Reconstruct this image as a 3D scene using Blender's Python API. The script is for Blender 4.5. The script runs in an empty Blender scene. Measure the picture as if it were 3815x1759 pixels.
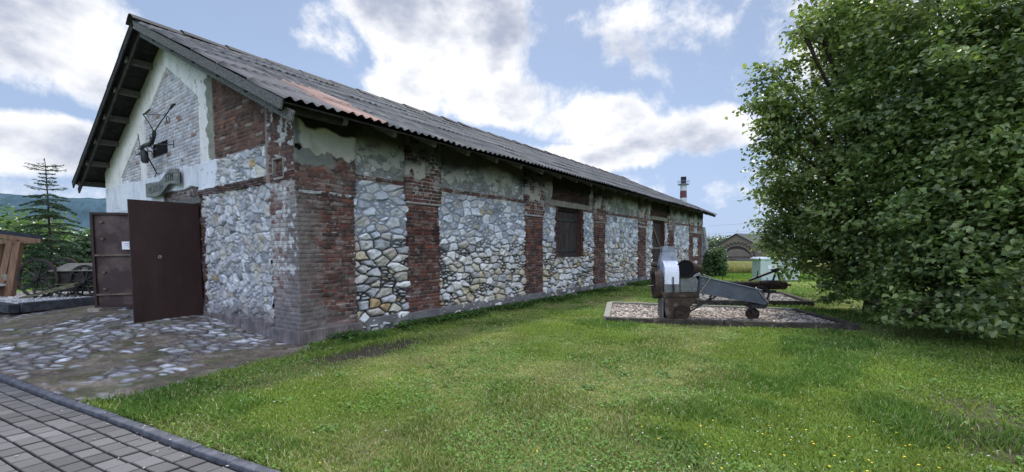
import bpy, bmesh, math, random
import numpy as np
from mathutils import Vector, Matrix
random.seed(7); RNG = np.random.default_rng(11)
PI = math.pi
scene = bpy.context.scene
COL = scene.collection

# ------------------------------------------------------------------ noise
def _h(ix, iy, seed):
    n = (ix.astype(np.int64) * 374761393 + iy.astype(np.int64) * 668265263 + seed * 1442695041) & 0x7fffffff
    n = ((n ^ (n >> 13)) * 1274126177) & 0x7fffffff
    n = ((n ^ (n >> 16)) * 1103515245) & 0x7fffffff
    return ((n ^ (n >> 11)) & 0xffffff) / float(0xffffff)
def vnoise(x, y, seed=0):
    x = np.asarray(x, float); y = np.asarray(y, float)
    ix = np.floor(x); iy = np.floor(y); fx = x - ix; fy = y - iy
    fx = fx * fx * (3 - 2 * fx); fy = fy * fy * (3 - 2 * fy)
    ix = ix.astype(np.int64); iy = iy.astype(np.int64)
    a = _h(ix, iy, seed); b = _h(ix + 1, iy, seed); c = _h(ix, iy + 1, seed); d = _h(ix + 1, iy + 1, seed)
    return (a + (b - a) * fx) * (1 - fy) + (c + (d - c) * fx) * fy
def fbm(x, y, seed=0, oct=4):
    s = 0; a = 0.5; t = 0
    for i in range(oct):
        s = s + a * vnoise(x * 2 ** i, y * 2 ** i, seed + i * 17); t += a; a *= 0.5
    return s / t
def sst(a, b, x):
    t = np.clip((x - a) / (b - a), 0, 1); return t * t * (3 - 2 * t)
def mixc(a, b, t):
    return a * (1 - t[:, None]) + b * t[:, None]
def C3(n, c):
    return np.tile(np.array(c, float), (n, 1))

# rubble masonry: distance to the joint, a random number per stone, offsets from the stone's middle
def voronoi(s, z, sx, sz, seed, jit=0.85):
    u = s / sx; v = z / sz
    iu = np.floor(u).astype(np.int64); iv = np.floor(v).astype(np.int64)
    best = np.full(u.shape, 1e9); bx = np.zeros_like(u); by = np.zeros_like(u); bi = np.zeros(u.shape, np.int64); bj = bi.copy()
    for dj in (-1, 0, 1):
        for di in (-1, 0, 1):
            ci = iu + di; cj = iv + dj
            px = ci + 0.5 + 0.5 * (cj & 1) + jit * (_h(ci, cj, seed) - 0.5); py = cj + 0.5 + jit * (_h(ci, cj, seed + 5) - 0.5)
            d = (px - u) ** 2 + (py - v) ** 2
            m = d < best
            best = np.where(m, d, best); bx = np.where(m, px, bx); by = np.where(m, py, by); bi = np.where(m, ci, bi); bj = np.where(m, cj, bj)
    e = np.full(u.shape, 1e9)
    for dj in (-2, -1, 0, 1, 2):
        for di in (-2, -1, 0, 1, 2):
            if abs(di) + abs(dj) == 4: continue
            ci = bi + di; cj = bj + dj
            px = ci + 0.5 + 0.5 * (cj & 1) + jit * (_h(ci, cj, seed) - 0.5); py = cj + 0.5 + jit * (_h(ci, cj, seed + 5) - 0.5)
            dx = px - bx; dy = py - by; L = np.sqrt(dx * dx + dy * dy); ok = L > 1e-6
            L = np.where(ok, L, 1)
            dd = ((px + bx) / 2 - u) * dx / L + ((py + by) / 2 - v) * dy / L
            e = np.where(ok & (dd < e), dd, e)
    return e * min(sx, sz), _h(bi, bj, seed + 9), (u - bx) * sx, (v - by) * sz, _h(bi, bj, seed + 21)

def palette(r, cols, w):
    cum = np.cumsum(w) / np.sum(w); idx = np.searchsorted(cum, np.clip(r, 0, 0.9999)); return np.array(cols, float)[np.clip(idx, 0, len(cols) - 1)]

def f_stone(s, z, sx=0.27, sz=0.18, seed=1, dark=None, yellow=0.3, filled=0.0, wash=0.0):
    """height and colour of rubble stonework; filled 0..1 = joints pointed flush, wash = whitewash"""
    ws = s + 0.07 * (vnoise(s * 3, z * 3, seed) - .5) + .03 * (vnoise(s * 11, z * 11, seed + 1) - .5); wz = z + 0.06 * (vnoise(s * 3, z * 3, seed + 2) - .5) + .025 * (vnoise(s * 11, z * 11, seed + 3) - .5)
    ws = ws + 0.10 * (vnoise(s * 1.1, z * 1.1, seed + 40) - .5)
    e, r, dx, dy, r2 = voronoi(ws, wz, sx, sz, seed)
    # some cells broken again into small stones
    e2, r3, dx2, dy2, r4 = voronoi(ws, wz, sx * .55, sz * .5, seed + 77)
    small = (r2 > .74)
    e = np.where(small, np.minimum(e, e2 * .8), e); r = np.where(small, r3, r); dx = np.where(small, dx2, dx); dy = np.where(small, dy2, dy); r2b = np.where(small, r4, (r2 * 1.35) % 1)
    cut = 0.011 + 0.010 * vnoise(s * 9, z * 9, seed + 4)
    k = sst(cut * .7, cut + .009, e) * (.80 + .20 * sst(0, .05, e))
    tilt = dx * (r - .5) * .34 + dy * (r2b - .5) * .46 + .10 * np.abs(dx * (r2b - .5) + dy * (r - .4))
    n1 = fbm(s * 14, z * 14, seed + 6, 4) - .5; n2 = vnoise(s * 5 + r * 40, z * 12 + r2b * 30, seed + 8) - .5
    filled = np.broadcast_to(np.asarray(filled, float), s.shape)
    n4 = np.abs(fbm(s * 7 + r * 31, z * 9 + r2b * 17, seed + 33, 3) - .5)
    h = k * (0.042 + .030 * r + 1.25 * tilt + .034 * n1 + .024 * n2 - .06 * n4) + (1 - k) * (filled * (.028 + .01 * n1) + (1 - filled) * -.012)
    yel = np.broadcast_to(np.asarray(yellow, float), s.shape)
    g = palette(r2b, [(.47, .49, .53), (.58, .60, .64), (.36, .38, .42), (.50, .495, .50), (.72, .73, .76), (.24, .25, .28), (.50, .475, .45)], [3, 3, 2, 1.8, 2.6, .9, 1.2])
    y = palette(r2b, [(.48, .43, .33), (.41, .37, .29), (.53, .51, .45), (.44, .33, .19), (.43, .42, .39)], [1, 1, 2.6, .3, 1.8])
    c = np.where((r < yel)[:, None], y, g)
    v = 0.52 + .62 * fbm(s * 9 + r * 13, z * 16, seed + 12, 4) + .55 * fbm(s * 30, z * 34, seed + 13, 3) - .12 * sst(.05, .0, n4 if False else np.abs(n1))
    stain = sst(.58, .72, fbm(s * 6, z * 7, seed + 14, 3))
    c = c * v[:, None]
    c = mixc(c, c * np.array([.62, .52, .40]), stain * .45)
    mort = C3(len(s), (.028, .028, .033)) * (1 - filled[:, None]) + C3(len(s), (.255, .275, .31)) * filled[:, None]
    mort = mort * (.7 + .6 * n1 + .3)[:, None]
    c = mixc(mort, c, sst(cut * .3, cut + .004, e))
    if np.any(np.asarray(wash) > 0):
        w = np.broadcast_to(np.asarray(wash, float), s.shape) * sst(.35, .6, fbm(s * 4, z * 4, seed + 30, 4))
        c = mixc(c, C3(len(s), (.56, .56, .60)) * (.75 + .4 * n1 + .1)[:, None], w)
    return h, c

def f_brick(s, z, seed=2, ch=.079, bl=.265, cols=None, w=None, mortar=(.10, .085, .08), light=.35, eros=1.0):
    z = z + .008 * (vnoise(s * 2.3, z * 1.5, seed + 1) - .5)
    row = np.floor(z / ch).astype(np.int64); fz = z / ch - row
    head = _h(row, row * 0 + 3, seed) > .55
    L = np.where(head, bl * .5, bl)
    so = s + _h(row, row * 0, seed) * bl
    ci = np.floor(so / L).astype(np.int64); fs = so / L - ci
    ez = np.minimum(fz, 1 - fz) * ch; es = np.minimum(fs, 1 - fs) * L
    wob = .005 * (vnoise(s * 30, z * 30, seed + 3) - .5)
    e = np.minimum(ez, es) + wob
    r = _h(ci, row, seed + 11); r2 = _h(ci, row, seed + 13)
    k = sst(.003, .013, e)
    n = fbm(s * 22, z * 22, seed + 5, 3) - .5
    er = sst(.5, .8, fbm(s * 2.2, z * 2.2, seed + 7, 3)) * eros
    h = k * (.020 + .012 * (r - .5) - .028 * er * r2 + .012 * n) - .004
    if cols is None:
        cols = [(.118, .052, .043), (.150, .063, .049), (.086, .045, .040), (.25, .10, .058), (.058, .038, .037), (.145, .095, .083)]; w = [4, 2.0, 3.4, .2, 3.0, 1.8]
    c = palette(r, cols, w) * (.72 + .5 * fbm(s * 16 + r * 9, z * 22, seed + 9, 3) + .05)[:, None]
    m = C3(len(s), mortar)
    lm = sst(.5, .62, fbm(s * 3.1, z * 3.1, seed + 15, 4)) * light * 1.4
    m = mixc(m, C3(len(s), (.46, .45, .45)), np.clip(lm, 0, 1))
    c = mixc(m, c, sst(.001, .008, e))
    # smears of old plaster
    sm = sst(.60, .70, fbm(s * 5, z * 8, seed + 19, 4)) * light
    fl = sst(.66, .70, fbm(s * 14, z * 30, seed + 23, 3)) * min(1, light * 2.2) * sst(.014, .004, e); c = mixc(c, C3(len(s), (.50, .50, .51)), fl)
    c = mixc(c, C3(len(s), (.42, .40, .40)), sm * .8)
    return h, c

def f_plaster(s, z, col=(.52, .52, .53), seed=3, dirt=.35):
    n = fbm(s * 3, z * 3, seed, 5); n2 = fbm(s * 25, z * 25, seed + 3, 2)
    h = .034 + .006 * (n - .5) + .003 * (n2 - .5)
    c = C3(len(s), col) * (.84 + .25 * n + .10 * n2)[:, None]
    d = sst(.55, .75, fbm(s * 4.5, z * 2.2, seed + 7, 4)) * dirt
    c = mixc(c, c * np.array([.55, .52, .46]), d)
    pit = sst(.73, .78, fbm(s * 13, z * 9, seed + 8, 3))
    h = h - .012 * pit; c = mixc(c, c * .45, pit * .8)
    return h, c

# ------------------------------------------------------------------ meshes
def np_mesh(name, V, F, col=None, smooth=True, sharp=None):
    V = np.asarray(V, np.float32); F = np.asarray(F, np.int32)
    me = bpy.data.meshes.new(name); k = F.shape[1]
    me.vertices.add(len(V)); me.vertices.foreach_set('co', V.ravel())
    me.loops.add(F.size); me.loops.foreach_set('vertex_index', F.ravel())
    me.polygons.add(len(F)); me.polygons.foreach_set('loop_start', np.arange(0, F.size, k, dtype=np.int32))
    me.polygons.foreach_set('loop_total', np.full(len(F), k, np.int32))
    me.polygons.foreach_set('use_smooth', np.full(len(F), smooth, bool))
    me.update(calc_edges=True)
    if col is not None:
        a = me.color_attributes.new('Col', 'FLOAT_COLOR', 'POINT')
        cc = np.ones((len(V), 4), np.float32); cc[:, :3] = np.clip(col, 0, 1); a.data.foreach_set('color', cc.ravel())
    return me
def link(name, me, mat=None, parent=None, label=None, loc=None):
    o = bpy.data.objects.new(name, me); COL.objects.link(o)
    if mat is not None and me is not None: me.materials.append(mat)
    if parent is not None: o.parent = parent
    if label: o['label'] = label
    if loc is not None: o.location = loc
    return o
def tag(o, label=None, cat=None, group=None, kind=None):
    if label: o['label'] = label
    if cat: o['category'] = cat
    if group: o['group'] = group
    if kind: o['kind'] = kind
    return o
def empty(name, loc, label, cat, group=None, rz=0):
    o = bpy.data.objects.new(name, None); COL.objects.link(o); o.location = loc; o.rotation_euler = (0, 0, rz); o.empty_display_size = .2
    return tag(o, label, cat, group)

def samples(a, b, d, br=()):
    pts = sorted(set([a, b] + [x for x in br if min(a, b) < x < max(a, b)]))
    out = []
    for p, q in zip(pts[:-1], pts[1:]):
        n = max(1, int(round((q - p) / d))); out += list(np.linspace(p, q, n + 1)[:-1])
    return np.array(out + [pts[-1]])
def ribbon(name, path, z0, ztop, ds, dz, func, mat, parent, mask=None, sbr=(), zbr=(), cap=0.0, origin=None, label=None, s_off=0.0, flip=False):
    """vertical relief surface along a plan path (outward is to the right of travel unless flip); func(s, z) -> height, colour"""
    P = np.array(path, float); seg = np.diff(P, axis=0); L = np.hypot(seg[:, 0], seg[:, 1]); cum = np.concatenate([[0], np.cumsum(L)])
    s = samples(0, cum[-1], ds, list(cum[1:-1]) + [x - s_off for x in sbr])
    idx = np.clip(np.searchsorted(cum, s, side='right') - 1, 0, len(L) - 1)
    t = (s - cum[idx]) / L[idx]
    XY = P[idx] + seg[idx] * t[:, None]
    nn = np.stack([seg[:, 1], -seg[:, 0]], 1) / L[:, None]
    if flip: nn = -nn
    N = nn[idx]
    for j in range(1, len(cum) - 1):
        m = np.abs(s - cum[j]) < 1e-6; v = nn[j - 1] + nn[j]; v = v / max(1e-6, (v @ nn[j])); N[m] = v
    zt = ztop(XY) if callable(ztop) else np.full(len(s), float(ztop))
    base = samples(z0, float(zt.max()), dz, zbr); tt = (base - z0) / (zt.max() - z0)
    S = np.repeat(s[:, None], len(tt), 1)
    Z = z0 + tt[None, :] * (zt[:, None] - z0)
    h, c = func(S.ravel() + s_off, Z.ravel())
    X = np.repeat(XY[:, 0][:, None], len(tt), 1).ravel() + np.repeat(N[:, 0][:, None], len(tt), 1).ravel() * h
    Y = np.repeat(XY[:, 1][:, None], len(tt), 1).ravel() + np.repeat(N[:, 1][:, None], len(tt), 1).ravel() * h
    V = np.stack([X, Y, Z.ravel()], 1)
    ns, nz = len(s), len(tt)
    I = np.arange(ns * nz).reshape(ns, nz)
    F = np.stack([I[:-1, :-1], I[1:, :-1], I[1:, 1:], I[:-1, 1:]], -1).reshape(-1, 4)
    if flip: F = F[:, ::-1]
    if mask is not None:
        fs = (S[:-1, :-1] + S[1:, 1:]).ravel() / 2 + s_off; fz = (Z[:-1, :-1] + Z[1:, 1:]).ravel() / 2
        F = F[~mask(fs, fz)]
    if cap > 0:
        top = I[:, -1]; W = V[top].copy(); W[:, 0] -= N[:, 0] * cap; W[:, 1] -= N[:, 1] * cap; W[:, 2] += .004
        b0 = len(V); V = np.vstack([V, W]); c = np.vstack([c, c[top] * 1.05]); J = b0 + np.arange(ns)
        G = np.stack([top[:-1], top[1:], J[1:], J[:-1]], 1)
        if flip: G = G[:, ::-1]
        F = np.vstack([F, G])
    if origin is not None: V = V - np.array(origin)
    me = np_mesh(name, V, F, c)
    return link(name, me, mat, parent, label)

class MB:
    """collects boxes, prisms and tubes; build() links them as one mesh"""
    def __init__(s): s.v = []; s.f = []; s.sm = []
    def add(s, vs, fs, smooth=False):
        b = len(s.v); s.v += [tuple(v) for v in vs]; s.f += [tuple(i + b for i in f) for f in fs]; s.sm += [smooth] * len(fs); return s
    def box(s, x0, x1, y0, y1, z0, z1, M=None):
        vs = [(x0, y0, z0), (x1, y0, z0), (x1, y1, z0), (x0, y1, z0), (x0, y0, z1), (x1, y0, z1), (x1, y1, z1), (x0, y1, z1)]
        if M is not None: vs = [M @ Vector(v) for v in vs]
        return s.add(vs, [(0, 3, 2, 1), (4, 5, 6, 7), (0, 1, 5, 4), (1, 2, 6, 5), (2, 3, 7, 6), (3, 0, 4, 7)])
    def beam(s, a, b, w, h, up=(0, 0, 1)):
        a = Vector(a); b = Vector(b); d = (b - a); L = d.length; d.normalize(); up = Vector(up)
        if abs(d.dot(up)) > .97: up = Vector((0, 1, 0))
        r = d.cross(up).normalized(); u = r.cross(d)
        M = Matrix(((d.x, r.x, u.x, a.x), (d.y, r.y, u.y, a.y), (d.z, r.z, u.z, a.z), (0, 0, 0, 1)))
        return s.box(0, L, -w / 2, w / 2, -h / 2, h / 2, M)
    def prism(s, poly, M, d0, d1):
        """poly in local xy, extruded along local z from d0 to d1, placed by M"""
        n = len(poly); vs = [M @ Vector((p[0], p[1], d0)) for p in poly] + [M @ Vector((p[0], p[1], d1)) for p in poly]
        fs = [tuple(range(n))[::-1], tuple(range(n, 2 * n))] + [(i, (i + 1) % n, n + (i + 1) % n, n + i) for i in range(n)]
        return s.add(vs, fs)
    def tube(s, path, r, n=8, caps=True):
        path = [Vector(p) for p in path]; rs = r if isinstance(r, (list, tuple)) else [r] * len(path)
        rings = []; prev = None
        for i, p in enumerate(path):
            if i == 0: d = path[1] - p
            elif i == len(path) - 1: d = p - path[i - 1]
            else: d = (path[i + 1] - p).normalized() + (p - path[i - 1]).normalized()
            d.normalize()
            if prev is None:
                a = Vector((0, 0, 1)) if abs(d.z) < .9 else Vector((1, 0, 0)); r1 = d.cross(a).normalized()
            else: r1 = (prev - d * prev.dot(d)).normalized()
            prev = r1; r2 = d.cross(r1)
            rings.append([p + (r1 * math.cos(2 * PI * k / n) + r2 * math.sin(2 * PI * k / n)) * rs[i] for k in range(n)])
        vs = [v for ring in rings for v in ring]; fs = []
        for i in range(len(path) - 1):
            for k in range(n): fs.append((i * n + k, i * n + (k + 1) % n, (i + 1) * n + (k + 1) % n, (i + 1) * n + k))
        s.add(vs, fs, True)
        if caps:
            b = len(s.v) - len(vs); s.f.append(tuple(b + k for k in range(n))[::-1]); s.f.append(tuple(b + (len(path) - 1) * n + k for k in range(n))); s.sm += [False, False]
        return s
    def cyl(s, a, b, r, n=24): return s.tube([a, b], r, n)
    def ringdisc(s, c, axis, r0, r1, w, n=28):
        """a flat ring (rim) of inner radius r0, outer r1, width w"""
        c = Vector(c); ax = Vector(axis).normalized(); a = Vector((0, 0, 1)) if abs(ax.z) < .9 else Vector((1, 0, 0)); e1 = ax.cross(a).normalized(); e2 = ax.cross(e1)
        vs = []
        for k in range(n):
            t = 2 * PI * k / n; d = e1 * math.cos(t) + e2 * math.sin(t)
            vs += [c + d * r0 - ax * w / 2, c + d * r1 - ax * w / 2, c + d * r1 + ax * w / 2, c + d * r0 + ax * w / 2]
        fs = []
        for k in range(n):
            a0 = 4 * k; b0 = 4 * ((k + 1) % n)
            for q in range(4): fs.append((a0 + q, a0 + (q + 1) % 4, b0 + (q + 1) % 4, b0 + q))
        return s.add(vs, fs, True)
    def build(s, name, mat, parent=None, label=None, bevel=0.0, origin=None, jitter=0.0):
        me = bpy.data.meshes.new(name)
        vs = s.v
        if origin is not None: vs = [(v[0] - origin[0], v[1] - origin[1], v[2] - origin[2]) for v in vs]
        if jitter: vs = [(v[0] + random.uniform(-jitter, jitter), v[1] + random.uniform(-jitter, jitter), v[2] + random.uniform(-jitter, jitter)) for v in vs]
        me.from_pydata([tuple(v) for v in vs], [], s.f); me.update()
        bm = bmesh.new(); bm.from_mesh(me); bmesh.ops.recalc_face_normals(bm, faces=bm.faces); bm.to_mesh(me); bm.free()
        me.polygons.foreach_set('use_smooth', s.sm)
        me.set_sharp_from_angle(angle=math.radians(40))
        o = link(name, me, mat, parent, label)
        if bevel > 0:
            b = o.modifiers.new('Bevel', 'BEVEL'); b.width = bevel; b.segments = 2; b.limit_method = 'ANGLE'; b.angle_limit = math.radians(50)
        return o

# ------------------------------------------------------------------ materials
def N(nt, t, **kw):
    n = nt.nodes.new(t)
    for k, v in kw.items(): setattr(n, k, v)
    return n
def vc_mat(name, rough=.9, bump=.25, bscale=60, spec=.25, trans=0.0, vary=.12):
    m = bpy.data.materials.new(name); m.use_nodes = True; nt = m.node_tree; b = nt.nodes['Principled BSDF']
    at = N(nt, 'ShaderNodeAttribute', attribute_name='Col')
    tc = N(nt, 'ShaderNodeTexCoord'); no = N(nt, 'ShaderNodeTexNoise'); no.inputs['Scale'].default_value = bscale; no.inputs['Detail'].default_value = 5
    nt.links.new(tc.outputs['Object'], no.inputs['Vector'])
    mr = N(nt, 'ShaderNodeMapRange'); mr.inputs[3].default_value = 1 - vary; mr.inputs[4].default_value = 1 + vary; nt.links.new(no.outputs[0], mr.inputs[0])
    mx = N(nt, 'ShaderNodeVectorMath', operation='SCALE'); nt.links.new(at.outputs['Color'], mx.inputs[0]); nt.links.new(mr.outputs[0], mx.inputs['Scale'])
    nt.links.new(mx.outputs[0], b.inputs['Base Color'])
    bu = N(nt, 'ShaderNodeBump'); bu.inputs['Strength'].default_value = bump; bu.inputs['Distance'].default_value = .01
    nt.links.new(no.outputs[0], bu.inputs['Height']); nt.links.new(bu.outputs[0], b.inputs['Normal'])
    b.inputs['Roughness'].default_value = rough; b.inputs['Specular IOR Level'].default_value = spec
    if trans > 0:
        tr = N(nt, 'ShaderNodeBsdfTranslucent'); ms = N(nt, 'ShaderNodeMixShader'); ms.inputs[0].default_value = trans
        sc = N(nt, 'ShaderNodeVectorMath', operation='MULTIPLY'); nt.links.new(mx.outputs[0], sc.inputs[0]); sc.inputs[1].default_value = (1.4, 1.5, .75)
        nt.links.new(sc.outputs[0], tr.inputs[0]); nt.links.new(b.outputs[0], ms.inputs[1]); nt.links.new(tr.outputs[0], ms.inputs[2])
        nt.links.new(ms.outputs[0], nt.nodes['Material Output'].inputs[0])
    return m
def mat(name, c1, c2=None, scale=6, rough=.8, bump=.2, bdist=.01, metal=0, spec=.3, stretch=(1, 1, 1), detail=6, c3=None, lo=.35, hi=.65, fine=0):
    m = bpy.data.materials.new(name); m.use_nodes = True; nt = m.node_tree; b = nt.nodes['Principled BSDF']
    tc = N(nt, 'ShaderNodeTexCoord'); mp = N(nt, 'ShaderNodeMapping'); mp.inputs['Scale'].default_value = stretch; nt.links.new(tc.outputs['Object'], mp.inputs[0])
    no = N(nt, 'ShaderNodeTexNoise'); no.inputs['Scale'].default_value = scale; no.inputs['Detail'].default_value = detail; no.inputs['Roughness'].default_value = .62; nt.links.new(mp.outputs[0], no.inputs['Vector'])
    cr = N(nt, 'ShaderNodeValToRGB'); el = cr.color_ramp.elements; el[0].position = lo; el[1].position = hi
    el[0].color = (*c1, 1); el[1].color = (*(c2 or c1), 1)
    if c3: e = el.new((lo + hi) / 2 + .08); e.color = (*c3, 1)
    nt.links.new(no.outputs[0], cr.inputs[0])
    out = cr.outputs[0]
    n2 = N(nt, 'ShaderNodeTexNoise'); n2.inputs['Scale'].default_value = scale * 7; n2.inputs['Detail'].default_value = 4; nt.links.new(mp.outputs[0], n2.inputs['Vector'])
    mr = N(nt, 'ShaderNodeMapRange'); mr.inputs[3].default_value = .78; mr.inputs[4].default_value = 1.22; nt.links.new(n2.outputs[0], mr.inputs[0])
    sc = N(nt, 'ShaderNodeVectorMath', operation='SCALE'); nt.links.new(out, sc.inputs[0]); nt.links.new(mr.outputs[0], sc.inputs['Scale'])
    nt.links.new(sc.outputs[0], b.inputs['Base Color'])
    b.inputs['Roughness'].default_value = rough; b.inputs['Metallic'].default_value = metal; b.inputs['Specular IOR Level'].default_value = spec
    ad = N(nt, 'ShaderNodeMath', operation='ADD'); nt.links.new(no.outputs[0], ad.inputs[0]); nt.links.new(n2.outputs[0], ad.inputs[1])
    bu = N(nt, 'ShaderNodeBump'); bu.inputs['Strength'].default_value = bump; bu.inputs['Distance'].default_value = bdist
    nt.links.new(ad.outputs[0], bu.inputs['Height']); nt.links.new(bu.outputs[0], b.inputs['Normal'])
    return m
M = {}
M['masonry'] = vc_mat('masonry', .92, .35, 45, .2)
M['roofing'] = vc_mat('fibre_cement', .85, .4, 30, .25, vary=.2)
M['soil'] = vc_mat('soil', .95, .6, 40, .15, vary=.2)
M['paving'] = vc_mat('paving', .85, .3, 60, .25, vary=.15)
M['leaf'] = vc_mat('leaf', .34, .0, 20, .55, trans=.36, vary=.1)
M['grass'] = vc_mat('grass', .65, .0, 20, .25, trans=.25, vary=.1)
M['needle'] = vc_mat('needle', .7, .0, 20, .2, trans=.1)
M['far'] = vc_mat('far_ground', 1, .0, 3, .0, vary=.15)
M['dark_wood'] = mat('dark_wood', (.018, .017, .017), (.045, .042, .040), 5, .9, .5, stretch=(1, 1, 1))
M['grey_wood'] = mat('grey_wood', (.07, .068, .066), (.20, .195, .19), 9, .9, .5, stretch=(3, .5, 3))
M['grey_wood_y'] = mat('grey_wood_along', (.055, .05, .045), (.24, .22, .20), 14, .9, .5, stretch=(.4, 3, 6))
M['bed_wood'] = mat('bed_wood', (.035, .028, .022), (.16, .145, .12), 8, .9, .5, c3=(.07, .06, .045))
M['pale_wood'] = mat('pale_wood', (.16, .155, .13), (.30, .29, .24), 10, .85, .4)
M['orange_wood'] = mat('orange_wood', (.13, .075, .05), (.23, .14, .092), 5, .8, .3, stretch=(2, 2, .4))
M['shutter'] = mat('shutter_wood', (.022, .017, .020), (.075, .060, .065), 12, .85, .4, stretch=(2, 2, .25))
M['gate'] = mat('brown_painted_steel', (.024, .011, .011), (.050, .026, .024), 3.0, .55, .15, .004, spec=.35, lo=.25, hi=.75, stretch=(1, 1, .35))
M['gate_in'] = mat('mottled_brown_steel', (.040, .022, .022), (.12, .082, .080), 2.0, .55, .15, .004, spec=.4, lo=.46, hi=.68)  # brown mottled with paler patches
M['gate_rail'] = mat('gate_rail', (.10, .07, .06), (.19, .14, .12), 6, .6, .2)
M['paper'] = mat('paper', (.72, .74, .84), (.80, .82, .90), 3, .6, .0)
M['ink'] = mat('ink', (.03, .03, .05), (.05, .05, .08), 3, .6, .0)
M['iron'] = mat('black_iron', (.010, .010, .012), (.028, .026, .028), 14, .5, .3, spec=.5)
M['rust'] = mat('rust', (.022, .013, .009), (.095, .045, .025), 9, .9, .5, c3=(.042, .026, .02))
M['rust2'] = mat('rusty_steel', (.032, .026, .024), (.125, .105, .088), 6, .85, .4, c3=(.065, .042, .030))
M['blue_steel'] = mat('blue_grey_steel', (.045, .052, .068), (.10, .112, .138), 5, .5, .25, spec=.5, lo=.3, hi=.75)
M['galv'] = mat('galvanised', (.15, .17, .21), (.29, .32, .38), 5, .5, .2, spec=.5)
M['white_paint'] = mat('worn_white_paint', (.42, .42, .44), (.74, .75, .84), 4, .5, .2, spec=.4, lo=.25, hi=.45)
M['box_grey'] = mat('box_grey', (.10, .11, .11), (.19, .20, .195), 6, .7, .3)
M['brass'] = mat('brassy_rod', (.26, .20, .12), (.42, .36, .26), 14, .5, .2, spec=.5)
M['concrete'] = mat('concrete', (.13, .13, .135), (.25, .25, .25), 6, .92, .4)
M['lintel'] = mat('lintel', (.20, .185, .165), (.34, .315, .29), 6, .92, .4)
M['cabinet'] = mat('cabinet_paint', (.46, .55, .53), (.54, .63, .61), 2.5, .5, .05)
M['cab_lid'] = mat('cabinet_lid', (.55, .62, .68), (.68, .74, .80), 2.5, .5, .05)
M['dirt_dark'] = mat('bare_soil', (.03, .024, .02), (.075, .058, .045), 9, .95, .7)
M['stone'] = mat('loose_stone', (.20, .17, .14), (.36, .32, .27), 9, .9, .5)
M['signwood'] = mat('sign_wood', (.12, .13, .125), (.24, .25, .235), 7, .85, .4, stretch=(.5, 2, 3))
M['carve'] = mat('carved_dark', (.03, .035, .035), (.06, .065, .065), 8, .9, .2)
M['void'] = mat('dark_recess', (.004, .004, .005), (.008, .008, .009), 3, 1, 0)
M['bark'] = mat('bark', (.04, .033, .026), (.12, .10, .08), 18, .95, .8, .02, stretch=(1, 1, .25))
M['chim_w'] = mat('chimney_white', (.50, .52, .58), (.58, .60, .65), .3, .8, .05)
M['chim_r'] = mat('chimney_red', (.13, .045, .055), (.17, .06, .068), .3, .8, .05)
M['render_wall'] = mat('brown_render', (.17, .14, .118), (.215, .18, .15), 1.2, .9, .1)
M['render_dark'] = mat('mural_paint', (.030, .022, .025), (.045, .034, .038), 1.2, .9, .1)
M['slate'] = mat('slate_roof', (.055, .06, .066), (.085, .09, .095), 3, .8, .2)
M['tile_red'] = mat('red_tiles', (.28, .10, .06), (.40, .16, .10), 2, .85, .2)
M['house_w'] = mat('house_wall', (.55, .54, .50), (.68, .67, .62), 1, .85, .1)
M['glass_dark'] = mat('window_dark', (.03, .035, .04), (.05, .055, .06), 1, .2, 0)
M['roofdark'] = mat('shelter_roof', (.012, .014, .024), (.03, .033, .05), 5, .8, .2)
M['flower_y'] = mat('yellow_petal', (.72, .52, .02), (.85, .68, .05), 5, .6, 0)
M['flower_w'] = mat('white_clover', (.66, .68, .60), (.80, .82, .76), 5, .7, 0)
M['kerb'] = mat('edging_concrete', (.055, .057, .070), (.14, .144, .165), 7, .85, .4)
M['kerbwood'] = mat('black_timber', (.016, .018, .024), (.06, .066, .08), 6, .8, .5)
M['lidwood'] = mat('lid_wood', (.15, .135, .11), (.24, .22, .185), 8, .85, .4)
M['oldwood'] = mat('old_wood', (.06, .06, .035), (.17, .17, .11), 9, .9, .5)
CLOUDS = [(-.82, .47, .16, .14, 1.5), (-.66, .44, .13, .14, 1.5), (-.84, .34, .12, .07, 1.2), (-.62, .33, .20, .08, 1.5), (-.45, .275, .17, .06, 1.5), (-.27, .235, .17, .055, 1.4), (-.74, .40, .12, .12, 1.4), (-.50, .20, .30, .035, .9), (-.98, .40, .08, .05, .75), (-.05, .40, .30, .10, .35), (-.35, .42, .25, .05, .3),
          (-1.42, .33, .17, .085, 1.6), (-1.34, .28, .10, .05, 1.4), (-1.44, .165, .16, .050, 1.5), (-.55, .10, .9, .05, .7), (2.2, .6, 1.2, .35, 1.0), (.9, .9, .8, .25, .8)]
PU = .62
SKY_K = .085; SUN_E = 3.4; SUN_A = 6; ZEN = 2.7
L1 = [ (6.88, 7.02, 5.97, 0.18), (7.13, 7.58, 6.24, 0.27), (7.35, 8.39, 6.74, 0.62), (6.42, 7.63, 5.30, 0.42), (6.17, 7.17, 4.88, 0.29), (6.60, 7.95, 4.52, 0.56), (6.33, 7.98, 4.12, 0.44), (6.57, 8.61, 3.45, 0.63), (6.27, 8.36, 2.97, 0.38), (6.65, 8.85, 2.41, 0.68), (6.41, 8.88, 1.84, 0.45), (6.77, 9.36, 1.33, 0.45), (7.79, 9.90, 5.99, 0.92), (7.84, 10.46, 4.57, 1.53), (7.88, 10.38, 2.84, 1.53), (7.82, 9.88, 1.52, 0.89), (7.52, 8.75, 0.74, 0.42), (8.52, 7.85, 0.39, 0.49), (8.13, 9.60, 7.18, 1.02) ]
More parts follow.
